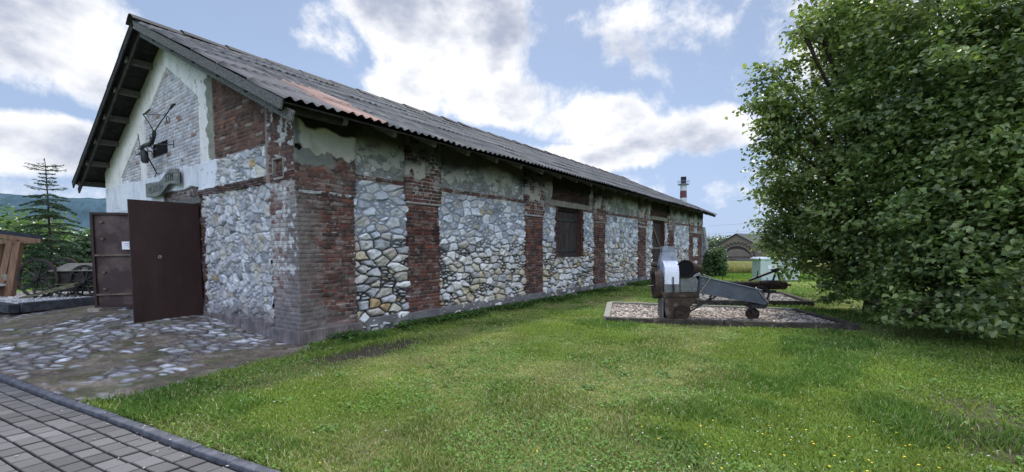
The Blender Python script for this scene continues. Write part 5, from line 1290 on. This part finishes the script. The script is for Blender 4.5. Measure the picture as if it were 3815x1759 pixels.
mb = MB(); n = 15; pts = []
for k in range(n * 4 + 1):
    t = PI * k / (n * 4); ph = k % 4; r_ = 2.52 if ph in (0, 1) else 2.24; pts.append((r_ * math.cos(t) , .15 + r_ * math.sin(t) * .98))
for a, b in zip(pts[:-1], pts[1:]):
    A_ = MBT @ Vector((a[0] + .1, a[1] + .12, -.03)); B_ = MBT @ Vector((b[0] + .1, b[1] + .12, -.03)); mb.beam(A_, B_, .05, .085)
inn = []
for k in range(25): t = PI * (.02 + .96 * k / 24); inn.append((1.98 * math.cos(t), .15 + 1.98 * math.sin(t)))
for k in range(24, -1, -1): t = PI * (.02 + .96 * k / 24); inn.append((1.93 * math.cos(t), .15 + 1.60 * math.sin(t)))
vsn = len(inn); 
P1 = [(p[0] + .1, p[1] + .12) for p in inn]
vs = [MBT @ Vector((p[0], p[1], -.02)) for p in P1]; h_ = 25; mb.add(vs, [(k, k + 1, 2 * h_ - 2 - k, 2 * h_ - 1 - k) for k in range(h_ - 1)])
mb.add([MBT @ Vector(p) for p in ((-2.1, .17, -.02), (2.5, .17, -.02), (2.5, .23, -.02), (-2.1, .23, -.02))], [(0, 1, 2, 3)])
mb.build('cogwheel_mural', M['render_dark'], GB)
RX = Matrix.Rotation(PI / 2, 4, 'X')
text_mesh('TECHNICKÉ MÚZEUM', .37, .005, M['render_dark'], GB, Mg @ Matrix.Translation((.0, -.03, .62)) @ RX, 'lettering')
text_mesh('KOŠICE', .24, .005, M['render_dark'], GB, Mg @ Matrix.Translation((-.45, -.03, .32)) @ RX, 'lettering')

# ------------------------------------------------------------------ red and white chimney
CH = empty('factory_chimney', (-76.5, 308, 0), 'tall white factory chimney with red band and black openwork top far away', 'chimney')
zt = 49.5
def rad(z): return 2.75 - .85 * z / 50
sec = [(0, 26, 'chim_w'), (26, 31, 'chim_r'), (31, 35.6, 'chim_w'), (35.6, 40.3, 'chim_r'), (40.3, 44.6, 'chim_w')]
for a, b, m in sec: MB().tube([(0, 0, a), (0, 0, b)], [rad(a), rad(b)], 20).build('shaft_band', M[m], CH)
mb = MB(); mb.tube([(0, 0, 44.6), (0, 0, zt)], [1.2, 1.15], 16)
for k in range(8): t = k * PI / 4; mb.beam((1.62 * math.cos(t), 1.62 * math.sin(t), 44.6), (1.55 * math.cos(t), 1.55 * math.sin(t), zt), .42, .3)
mb.ringdisc((0, 0, zt - .3), (0, 0, 1), 1.2, 1.78, .6, 20); mb.build('crown', M['iron'], CH)
mb = MB(); mb.ringdisc((0, 0, 44.5), (0, 0, 1), 1.6, 3.6, .35, 24); mb.ringdisc((0, 0, 46.6), (0, 0, 1), 3.5, 3.65, .18, 24)
for k in range(12): t = k * PI / 6; mb.beam((3.55 * math.cos(t), 3.55 * math.sin(t), 44.6), (3.7 * math.cos(t), 3.7 * math.sin(t), 47.8 if k % 3 == 0 else 46.6), .16, .16)
mb.build('gallery', M['galv'], CH)

# ------------------------------------------------------------------ mast, wires
O = MB().tube([(0, 0, 0), (0, 0, 12.6)], [.12, .05], 8).build('thin_mast', M['galv'], None); O.location = (-58.6, 300, 0); tag(O, 'thin grey mast on the horizon beyond the end of the storehouse', 'mast')
for i, (za, zb) in enumerate(((13.6, 19.2), (9.4, 15.6))):
    pts = [(-48.0 + 70 * t, 250 + 20 * t, za + (zb - za) * t - 3.0 * t * (1 - t)) for t in [k / 16 for k in range(17)]]
    O = MB().tube(pts, .035, 5).build('power_line', M['iron'], None); tag(O, ['upper thin power line across the sky behind the brown building', 'lower thin power line across the sky behind the brown building'][i], 'power line', 'power lines on the right')

# ------------------------------------------------------------------ hills
def hill(name, az0, az1, dist, depth, hfn, colr, label=None, nn=160, m='far', seed=0):
    a = np.linspace(az0, az1, nn); r = np.linspace(0, 1, 26); A_, R_ = np.meshgrid(a, r, indexing='ij')
    H = np.array([hfn(q) for q in a])[:, None] * np.sin(np.clip(R_ * 1.25, 0, 1) * PI / 2) ** 1.3
    D_ = dist + depth * R_; X = CAM.x + D_ * np.sin(A_); Y = CAM.y + D_ * np.cos(A_)
    nz = fbm(X / (dist * .05), Y / (dist * .05), seed, 5); nf = fbm(X / (dist * .006), Y / (dist * .006), seed + 2, 3)
    Z = H * (1 + .10 * (nz - .5) + .012 * (nf - .5)) - 1
    base = C3(A_.size, colr) * (.78 + .3 * nz.ravel() + .75 * (nf.ravel() - .5))[:, None]
    I = np.arange(A_.size).reshape(A_.shape); F = np.stack([I[:-1, :-1], I[1:, :-1], I[1:, 1:], I[:-1, 1:]], -1).reshape(-1, 4)
    return X, Y, Z, base, F
def addhill(name, *a, fld=False, **k):
    X, Y, Z, c, F = hill(name, *a, **k)
    if fld:
        zz = Z.ravel(); n = fbm(X.ravel() / 300, Y.ravel() / 300, 77, 3); f1 = sst(48, 58, zz + 60 * (n - .5)) * sst(96, 84, zz + 60 * (n - .5)) * (X.ravel() < -1350)
        c = mixc(c, C3(len(c), (.135, .20, .175)), f1 * .9)
    o = link(name, np_mesh(name, np.stack([X.ravel(), Y.ravel(), Z.ravel()], 1), F, c), M['far']); o['kind'] = 'structure'; return o
addhill('wooded_hill', math.radians(-116), math.radians(-62), 1750, 700, lambda q: 213 + 6 * math.sin(q * 23), (.062, .105, .135), seed=3, fld=True, nn=260)  # blue distance haze is put into the colours of all three hills
addhill('lower_hill', math.radians(-112), math.radians(-66), 900, 350, lambda q: 48 + 9 * math.sin(q * 14), (.050, .088, .085), seed=9, nn=200)
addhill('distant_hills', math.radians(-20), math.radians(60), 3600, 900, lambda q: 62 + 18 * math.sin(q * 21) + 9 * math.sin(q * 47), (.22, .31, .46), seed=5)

for k in range(9): MB().tube([L3(-.40 + k * .092, .57, -.186), L3(-.40 + k * .092, .57, -.198)], .011, 7).build('bolt', M['iron'], MA)
for k in range(4): MB().tube([L3(-.36 + k * .085, .655, -.190), L3(-.36 + k * .085, .655, -.198)], .009, 7).build('bolt', M['iron'], MA)
for k in range(5): MB().tube([L3(-.02 + k * .07, .66, -.17), L3(-.02 + k * .07, .66, -.18)], .009, 7).build('bolt', M['iron'], MA)
MB().tube([L3(-.50, 1.02, .075), L3(-.50, 1.22, .085)], .012, 6).build('drive_belt', M['iron'], MA)
MB().tube([L3(-.50, 1.02, .225), L3(-.50, 1.22, .215)], .012, 6).build('drive_belt', M['iron'], MA)
# ------------------------------------------------------------------ trees
def leaves(name, C, Nrm, size, col, m, parent, asp=.92):
    """heart shaped folded leaves at points C with normals Nrm"""
    n = len(C); Nrm = Nrm / np.linalg.norm(Nrm, axis=1)[:, None]
    t = RNG.normal(size=(n, 3)); t -= (t * Nrm).sum(1)[:, None] * Nrm; t /= np.linalg.norm(t, axis=1)[:, None]; t[:, 2] -= .3; t -= (t * Nrm).sum(1)[:, None] * Nrm; t /= np.linalg.norm(t, axis=1)[:, None]
    b = np.cross(Nrm, t); s = (size * RNG.uniform(.55, 1.25, n))[:, None]
    shp = [(-.42, 0, 0), (-.50, .28, .10), (-.05, .50 * asp, .16), (.62, 0, -.10), (-.05, -.50 * asp, .16), (-.50, -.28, .10)]
    V = np.stack([C + s * (p * t + q * b + r * Nrm) for p, q, r in shp], 1)
    i = np.arange(n)[:, None] * 6; F = np.concatenate([i + np.array([0, 3, 2, 1]), i + np.array([0, 5, 4, 3])], 0)
    return link(name, np_mesh(name, V.reshape(-1, 3), F, np.repeat(col, 6, 0), smooth=False), m, parent)
def crown_points(lobes, total, org):
    Cs = []; Ns = []; In = []
    R2 = sum(l[3] ** 2 for l in lobes)
    for (x, y, z, r) in lobes:
        n = int(total * r * r / R2); k = max(10, int(n / 38)); d = RNG.normal(size=(k, 3)); d /= np.linalg.norm(d, axis=1)[:, None]
        rad = r * RNG.uniform(.20, 1.40, k) ** .75; c = np.array([x, y, z]) + d * rad[:, None] * np.array([1, 1, .95])
        c[:, 2] = np.maximum(c[:, 2], .35)
        idx = RNG.integers(0, k, n); off = RNG.normal(size=(n, 3)) * np.array([.15, .15, .065]) * (.8 + .25 * r)
        # sprays droop outwards
        out = d[idx]; q = c[idx] + off + out * (np.abs(RNG.normal(size=n)) * .10)[:, None]; q[:, 2] -= .25 * (off[:, 0] ** 2 + off[:, 1] ** 2) / .1 * .3
        Cs.append(q); Ns.append(np.array([0, 0, 1.]) * .9 + out * .55 + RNG.normal(size=(n, 3)) * .55); In.append(rad[idx] / r)
    return np.concatenate(Cs) - np.array(org), np.concatenate(Ns), np.concatenate(In)
def linden(name, base, lobes, total, label, size=.090, toph=None):
    O = empty(name, base, label, 'tree'); b = Vector(base)
    C, Nn, In = crown_points(lobes, total, base)
    n = len(C); k = C[:, 2] + base[2] > .28; C, Nn, In = C[k], Nn[k], In[k]; n = len(C)
    r = RNG.uniform(0, 1, n); p = sst(.30, .70, .5 * fbm(C[:, 0] * 1.6 + 50, C[:, 2] * 1.6 + 20, 951, 3) + .5 * fbm(C[:, 1] * 1.6 + 9, C[:, 2] * 1.6 - C[:, 0], 953, 3)) * .95 + .10
    col = np.array([.065, .112, .030]) * (1 - r)[:, None] + np.array([.25, .31, .110]) * r[:, None]
    col = col * (.55 + .9 * p)[:, None]; yl = RNG.uniform(0, 1, n) < .06; col = np.where(yl[:, None], np.array([.36, .38, .20]), col)
    leaves('crown', C, Nn, size, col, M['leaf'], O)
    top = Vector((0, 0, max(l[2] + l[3] * .4 for l in lobes) - base[2]))
    cx = sum(l[0] for l in lobes) / len(lobes) - b.x; cy = sum(l[1] for l in lobes) / len(lobes) - b.y
    MB().tube([(0, 0, -.1), (0, 0, .3), (.04, .02, 1.2), (cx * .3, cy * .3, top.z * .40), (cx * .5, cy * .5, top.z * .52), (cx * .6, cy * .6, top.z * .62)], [.22, .17, .14, .09, .05, .02], 12).build('trunk', M['bark'], O)
    mb = MB()
    for (x, y, z, r_) in lobes:
        e = Vector((x, y, z)) - b; s = Vector((cx * .3, cy * .3, max(1.0, min(top.z * .7, e.z * .62)))); m_ = (s + e) / 2 + Vector((0, 0, .15))
        mb.tube([s, m_, e], [.07, .045, .02], 7)
        for q in range(5):
            d = Vector((random.gauss(0, 1), random.gauss(0, 1), random.gauss(0, .6))).normalized() * r_ * .85; mb.tube([m_ + (e - m_) * random.random(), e + d * .5 + Vector((0, 0, .1)), e + d], [.022, .014, .006], 5)
    mb.build('limb', M['bark'], O)
    return O
linden('linden_tree', (8.3, 10.4, 0), L1, 44000, 'big leafy linden tree with branches reaching over the beds, the left one of the two')
linden('linden_tree', (9.8, 7.5, 0), L2, 76000, 'dense dark linden tree filling the right edge of the view, nearest the camera')

def bush(name, c, rx, ry, rz, n, size, c1, c2, label, cat='bush', trunk=True, group=None, lob=9):
    O = empty(name, (c[0], c[1], c[2]), label, cat, group)
    k = max(lob, 1); P = []; Nn = []
    cen = [(0, 0, rz * .55, .62)] + [(random.uniform(-.55, .55), random.uniform(-.55, .55), rz * random.uniform(.25, .85), random.uniform(.32, .55)) for _ in range(k)]
    for (a, b, z, r) in cen:
        m = n // len(cen); d = RNG.normal(size=(m, 3)); d /= np.linalg.norm(d, axis=1)[:, None]; q = RNG.uniform(.5, 1.06, m)
        X = a * rx + d[:, 0] * r * rx * q; Y = b * ry + d[:, 1] * r * ry * q; Z = np.maximum(z + d[:, 2] * r * rz * q, .03)
        P.append(np.stack([X, Y, Z], 1)); Nn.append(d + np.array([0, 0, .7]) + RNG.normal(size=(m, 3)) * .5)
    P = np.concatenate(P); Nn = np.concatenate(Nn); m = len(P); r = RNG.uniform(0, 1, m)
    pch = fbm(P[:, 0] / rx * 2 + c[0], P[:, 2] / rz * 2.5 + c[1], 961, 3)
    col = (np.array(c1) * (1 - r)[:, None] + np.array(c2) * r[:, None]) * (.5 + pch)[:, None]
    leaves('crown', P, Nn, size, col, M['leaf'], O)
    if trunk:
        mb = MB()
        for i in range(6): mb.tube([(0, 0, -.1), (random.uniform(-.2, .2) * rx, random.uniform(-.2, .2) * ry, rz * .4), (random.uniform(-.5, .5) * rx, random.uniform(-.5, .5) * ry, rz * .75)], [rx * .05, rx * .035, rx * .012], 6)
        mb.build('stem', M['bark'], O)
    return O
bush('rounded_bush', (1.80, 24.0, -.05), .80, .9, 1.45, 7000, .10, (.035, .075, .025), (.10, .17, .06), 'dark green rounded bush beside the far end of the storehouse')
# trees and shrubs beyond, left background
specs = [(-29, .2, 3.0, 2.6, 3.2, 'bright green shrub behind the timber shelter'), (-26, 2.6, 2.4, 2.2, 2.4, 'dark green shrub behind the cart, right of the fir'), (-38, .5, 4.2, 4, 4.3, 'broad green tree behind the shelter, leftmost at the back'), (-41, 7.5, 4.5, 4, 3.6, 'broad green tree behind the open gate leaf'), (-33, 4.2, 3.2, 3, 3.0, 'mid green shrub behind the fir tree'), (-25, -1.6, 2.2, 2, 2.2, 'low leafy shrub beside the shelter post')]
for i, (x, y, rx, ry, rz, lb) in enumerate(specs):
    g = i % 3; bush('leafy_shrub', (x, y, -.1), rx, ry, rz, 5000, .22, [(.040, .085, .022), (.030, .060, .028), (.075, .13, .03)][g], [(.12, .20, .05), (.08, .13, .055), (.19, .28, .07)][g], lb, 'shrub', group='shrubs and trees behind the cart')
hz = [(-6, 74, 3.2, 3.4, 'small hazy tree left of the brown gabled building'), (8, 72, 5.0, 6, 'tree standing behind the cabinet'), (16, 70, 6, 7.5, 'tall tree at the back, centre of the far row'), (26, 66, 7, 8.5, 'tallest tree at the right end of the far row'), (-13, 96, 5, 4.0, 'far hazy tree at the end of the storehouse')]
for (x, y, r, h, lb) in hz: bush('background_tree', (x, y, -.3), r, r, h, 3500, .40, (.05, .085, .04), (.12, .17, .07), lb, 'tree', group='trees beyond the meadow')

# young fir
def fir(base, h, label):
    O = empty('young_fir_tree', base, label, 'tree')
    mb = MB(); mb.tube([(0, 0, -.1), (0, 0, h * .5), (.02, 0, h * .80), (-.03, 0, h * .92), (-.16, .0, h * .985), (-.28, -.02, h * .97)], [.06, .04, .022, .016, .012, .008], 8); mb.build('trunk', M['bark'], O)
    bm_ = MB(); C = []; D_ = []
    z = .35; lv = 0
    while z < h * .93:
        t = z / h; rad = 1.75 * (1 - t) ** .85 + .12; nb = 8 if t < .6 else 6
        if t > .78: rad = .40 * (1.12 - t) / .34 + (.36 if abs(t - .90) < .02 else 0)
        a0 = random.uniform(0, 6)
        for k in range(nb):
            a = a0 + k * 2 * PI / nb + random.uniform(-.2, .2); r = rad * random.uniform(.72, 1.12); up = (.10 if t < .7 else .38) * r
            zb_ = z; z = z + random.uniform(-.13, .13) * (1 if t < .7 else .3); p = [Vector((0, 0, z)), Vector((math.cos(a) * r * .5, math.sin(a) * r * .5, z + up * .2)), Vector((math.cos(a) * r, math.sin(a) * r, z + up * .25 - (random.uniform(.05, .28) * r if t < .7 else -.1 * r)))]
            bm_.tube(p, [.018, .012, .005], 4, caps=False); z = zb_
            den = int(r * (170 if t < .72 else 26)) + 6
            for q in range(den):
                u = random.uniform(.12, 1) if t < .75 else random.uniform(.4, 1); c = p[0].lerp(p[1], u * 2) if u < .5 else p[1].lerp(p[2], u * 2 - 1)
                sidew = (1.05 - u) * .34 * r + .05; s_ = random.uniform(-1, 1) * sidew
                c = c + Vector((-math.sin(a) * s_, math.cos(a) * s_, -abs(s_) * .3 + random.uniform(-.03, .02))); C.append(c)
                dd = Vector((math.cos(a) * 1 - math.sin(a) * (1.2 if s_ > 0 else -1.2), math.sin(a) + math.cos(a) * (1.2 if s_ > 0 else -1.2), random.uniform(-.6, .3))).normalized(); D_.append(dd)
        z += random.uniform(.20, .40) if t < .72 else .16; lv += 1
    bm_.build('branch', M['bark'], O)
    C = np.array([tuple(c) for c in C]); D_ = np.array([tuple(d) for d in D_]); n = len(C); L = RNG.uniform(.05, .11, n)[:, None]; wv = np.cross(D_, RNG.normal(size=(n, 3))); wv /= np.linalg.norm(wv, axis=1)[:, None]; w_ = .016
    V = np.stack([C - wv * w_, C + wv * w_, C + D_ * L + wv * w_ * .4, C + D_ * L - wv * w_ * .4], 1); F = np.arange(n * 4).reshape(n, 4)
    r = RNG.uniform(0, 1, n); col = np.array([.030, .062, .038]) * (1 - r)[:, None] + np.array([.075, .135, .075]) * r[:, None]
    link('needles', np_mesh('needles', V.reshape(-1, 3), F, np.repeat(col, 4, 0), smooth=False), M['needle'], O)
fir((-20.6, .05, 0), 5.95, 'young dark green fir tree with a long bare drooping leader, behind the cart')

# ------------------------------------------------------------------ village far behind
vil = [(-268, 45, 9, 7, 7.5, 3, .2, 'house_w', 'slate', 'far white house half hidden behind the fir tree'), (-262, 58, 10, 8, 6, 3.5, .7, 'house_w', 'tile_red', 'far house with red tiled roof seen beside the gate leaf'), (-240, 62, 9, 7, 4, 3.2, -.3, 'house_w', 'tile_red', 'nearest far house with red roof by the gate leaf'), (-300, 22, 12, 8, 8, 3, .4, 'house_w', 'tile_red', 'far pale house above the shelter roof'), (-310, 50, 14, 8, 11, .6, .1, 'house_w', 'house_w', 'far long flat white block behind the fir')]
for (x, y, L, W_, H_, R_, rz, wm, rm, lb) in vil:
    O = empty('village_house', (x, y, -.3), lb, 'house', 'houses in the far village', rz=rz)
    wl = MB().box(-L / 2, L / 2, -W_ / 2, W_ / 2, 0, H_).build('wall', M[wm], O)
    Tm = Matrix(((0, 0, 1, 0), (1, 0, 0, 0), (0, 1, 0, 0), (0, 0, 0, 1)))
    MB().prism([(-W_ / 2 - .4, H_ - .1), (W_ / 2 + .4, H_ - .1), (0, H_ + R_)], Tm, -L / 2 - .3, L / 2 + .3).build('roof', M[rm], O)
    for zz in ((1.6, 4.4) if H_ > 5 else (1.6,)):
        for k in (-1, 0, 1): MB().box(k * L * .3 - .5, k * L * .3 + .5, -W_ / 2 - .03, -W_ / 2 - .01, zz, zz + 1.2).build('window', M['glass_dark'], O)
        for k in (-1, 1): MB().box(L / 2 + .01, L / 2 + .03, k * W_ * .22 - .5, k * W_ * .22 + .5, zz, zz + 1.2).build('window', M['glass_dark'], O)

# ------------------------------------------------------------------ left side: shelter, cart, timber kerb
gl = .22
# gravel bed with heavy timber edging
O = empty('gravel_bed', (-11.3, -1.2, gl), 'bed of pale gravel edged with thick black timber beams under the old cart', 'display bed')
def o_(p): return (p[0] + 11.3, p[1] + 1.2, p[2] - gl)
KT = M['kerbwood']
MB().beam(o_((-8.95, -2.30, .30)), o_((-9.25, -.55, .32)), .20, .24).build('timber', KT, O, bevel=.015)
MB().beam(o_((-8.90, -2.40, .29)), o_((-13.8, -3.1, .29)), .20, .22).build('timber', KT, O, bevel=.015)
MB().beam(o_((-9.4, -.4, .30)), o_((-14.2, .75, .30)), .18, .2).build('timber', KT, O, bevel=.015)
gP = np.array([(-9.0, -2.3), (-9.35, -.5), (-14, .6), (-13.6, -2.9)]); n = 4200; u = RNG.uniform(0, 1, n); v = RNG.uniform(0, 1, n)
XY = ((1 - u) * (1 - v))[:, None] * gP[0] + (u * (1 - v))[:, None] * gP[1] + (u * v)[:, None] * gP[2] + ((1 - u) * v)[:, None] * gP[3]
V = []; F = []; Cc = []
for i in range(n):
    s = random.uniform(.018, .045); b = len(V); a = random.uniform(0, 3); x, y = XY[i]; z = .36 + random.uniform(-.01, .02)
    for (p, q, r) in ((-1, -.7, -.4), (1, -.6, -.4), (.9, .8, -.4), (-.8, .7, -.4), (-.5, -.3, .6), (.6, -.2, .5), (.4, .5, .6), (-.4, .4, .5)): V.append(o_((x + s * (p * math.cos(a) - q * math.sin(a)), y + s * (p * math.sin(a) + q * math.cos(a)), z + s * r)))
    F += [(b + 4, b + 5, b + 6, b + 7), (b, b + 1, b + 5, b + 4), (b + 1, b + 2, b + 6, b + 5), (b + 2, b + 3, b + 7, b + 6), (b + 3, b, b + 4, b + 7)]; g = random.uniform(.22, .58); Cc += [(g, g, g * 1.03)] * 8
g_ = link('gravel', np_mesh('gravel', V, F, np.array(Cc), smooth=False), M['paving'], O); g_['kind'] = 'stuff'
MB().add([o_((p[0], p[1], .35)) for p in gP], [(0, 1, 2, 3)]).build('gravel_base', M['concrete'], O)
# loose stone block holding the gate
O = MB().box(-.17, .17, -.09, .09, 0, .12).build('stone_block', M['stone'], None, bevel=.025, jitter=.012); O.location = (-7.25, -1.22, .17); O.rotation_euler = (0, 0, .5); tag(O, 'small pale stone block lying at the foot of the open gate leaf', 'stone')
# four wheeled cart
CT = empty('old_farm_cart', (-11.0, -1.35, .34), 'old dark wooden cart with large spoked wheel and grey lid, on the gravel bed', 'cart')
def k_(p): return (p[0] + 11.0, p[1] + 1.35, p[2] - .34)
cd = Vector((.80, .60, 0)).normalized(); cn = Vector((-cd.y, cd.x, 0))
def wheel2(c, r, nsp, t=.05):
    wh = MB().ringdisc(k_(c), cn, r - .055, r, t, 32).build('wheel', M['dark_wood'], CT); mb = MB()
    MB().ringdisc(k_(c), cn, r, r + .012, t + .01, 32).build('tyre', M['rust2'], wh)
    for q in range(nsp): a = q * 2 * PI / nsp; d = cd * math.cos(a) + Vector((0, 0, 1)) * math.sin(a); mb.beam(k_(c), k_(Vector(c) + d * (r - .03)), .035, .03)
    mb.build('spoke', M['dark_wood'], wh); MB().tube([k_(Vector(c) - cn * .09), k_(Vector(c) + cn * .09)], .07, 12).build('hub', M['dark_wood'], wh)
wheel2((-11.42, -1.62, .93), .58, 10); wheel2((-10.35, -.80, .84), .46, 10); wheel2((-11.75, -1.0, .93), .58, 10)
Mc = Matrix(((cd.x, cn.x, 0, k_((-11.2, -1.30, 0))[0]), (cd.y, cn.y, 0, k_((-11.2, -1.30, 0))[1]), (0, 0, 1, k_((0, 0, 0))[2]), (0, 0, 0, 1)))
MB().box(.05, 1.75, -.05, .6, .68, 1.14, Mc).build('body', M['dark_wood'], CT, bevel=.01)
lidm = Mc @ Matrix(((1, 0, 0, 0), (0, 0, 1, 0), (0, 1, 0, 0), (0, 0, 0, 1)))
MB().add([Mc @ Vector(p) for p in ((-.06, -.14, 1.15), (1.85, -.14, 1.15), (1.85, .2, 1.37), (.20, .2, 1.36), (-.06, -.14, 1.13), (1.85, -.14, 1.13), (1.85, .2, 1.35), (.20, .2, 1.34), (1.85, .7, 1.20), (.02, .7, 1.20))], [(0, 1, 2, 3), (4, 7, 6, 5), (0, 4, 5, 1), (3, 2, 8, 9)]).build('lid', M['lidwood'], CT)
MB().box(-.1, 1.8, .0, .5, .52, .62, Mc).build('chassis', M['dark_wood'], CT)
mb = MB(); mb.beam(k_((-11.35, -1.75, .60)), k_((-10.2, -1.0, .62)), .05, .05); mb.build('axle', M['dark_wood'], CT)
mb = MB(); mb.beam(k_((-11.62, -2.0, .36)), k_((-10.25, -.98, .80)), .055, .055); mb.beam(k_((-11.30, -2.05, .37)), k_((-10.05, -1.1, .72)), .05, .05); mb.build('shaft', M['oldwood'], CT)
mb = MB(); mb.box(.15, .62, -.42, -.22, .64, .66, Mc @ Matrix.Rotation(-.35, 4, 'X')); mb.build('foot_board', M['oldwood'], CT)
mb = MB()
for q in range(6): a = Vector((-11.2 + q * .17, -1.75 + q * .14, .37)); mb.beam(k_(a), k_(a + Vector((.12, .02, .16))), .05, .02)
mb.build('broken_slat', M['oldwood'], CT)
# timber shelter
SH = empty('timber_shelter', (-13.1, -2.4, .2), 'open timber shelter with sloping orange-brown posts and a dark flat roof at the left edge', 'shelter')
def s_(p): return (p[0] + 13.1, p[1] + 2.4, p[2] - .2)
# posts splay outwards
MB().beam(s_((-12.55, -2.10, .30)), s_((-12.30, -1.85, 2.02)), .14, .22, up=(.7, .5, 0)).build('post', M['orange_wood'], SH, bevel=.012)
MB().beam(s_((-12.85, -2.28, .30)), s_((-12.58, -1.98, 2.02)), .10, .20, up=(.7, .5, 0)).build('post', M['orange_wood'], SH, bevel=.012)
MB().beam(s_((-15.3, -2.15, .30)), s_((-15.1, -1.9, 2.02)), .14, .22, up=(.7, .5, 0)).build('post', M['orange_wood'], SH, bevel=.012)
MB().beam(s_((-13.2, -2.42, 1.38)), s_((-12.22, -1.80, 1.16)), .07, .07).build('tie_rail', M['dark_wood'], SH, bevel=.006)
MB().beam(s_((-13.0, -2.28, .95)), s_((-12.5, -1.98, .95)), .16, .20).build('spacer', M['lidwood'], SH, bevel=.008)
MB().beam(s_((-15.4, -3.95, 2.03)), s_((-11.95, -1.52, 2.03)), .12, .14).build('beam', M['orange_wood'], SH, bevel=.008)
MB().beam(s_((-15.4, -1.75, 2.02)), s_((-12.3, -1.95, 2.02)), .12, .14).build('beam', M['orange_wood'], SH, bevel=.008)
rp = [(-11.80, -1.42, 2.07), (-12.9, -2.25, 2.26), (-15.6, -4.2, 2.62), (-17.5, -2.6, 2.62), (-15.4, -1.35, 2.20)]
mb = MB(); b_ = [s_(p) for p in rp]; t_ = [(p[0], p[1], p[2] + .13) for p in b_]; mb.add(b_ + t_, [(4, 3, 2, 1, 0), (5, 6, 7, 8, 9)] + [(i, (i + 1) % 5, 5 + (i + 1) % 5, 5 + i) for i in range(5)]); mb.build('roof', M['roofdark'], SH)
MB().beam(s_((-11.84, -1.46, 2.03)), s_((-12.92, -2.29, 2.22)), .05, .12).build('fascia', M['orange_wood'], SH)
TB = empty('picnic_table', (-12.75, -2.45, .2), 'pale topped picnic table under the timber shelter, cut by the left edge', 'table')
MB().box(-.9, .30, -.35, .35, .50, .56, Matrix.Rotation(.6, 4, 'Z')).build('table_top', M['cab_lid'], TB, bevel=.006)
for q in (-.7, .12): MB().box(q - .05, q + .05, -.28, .28, -.0, .50, Matrix.Rotation(.6, 4, 'Z')).build('leg', M['orange_wood'], TB, bevel=.006)
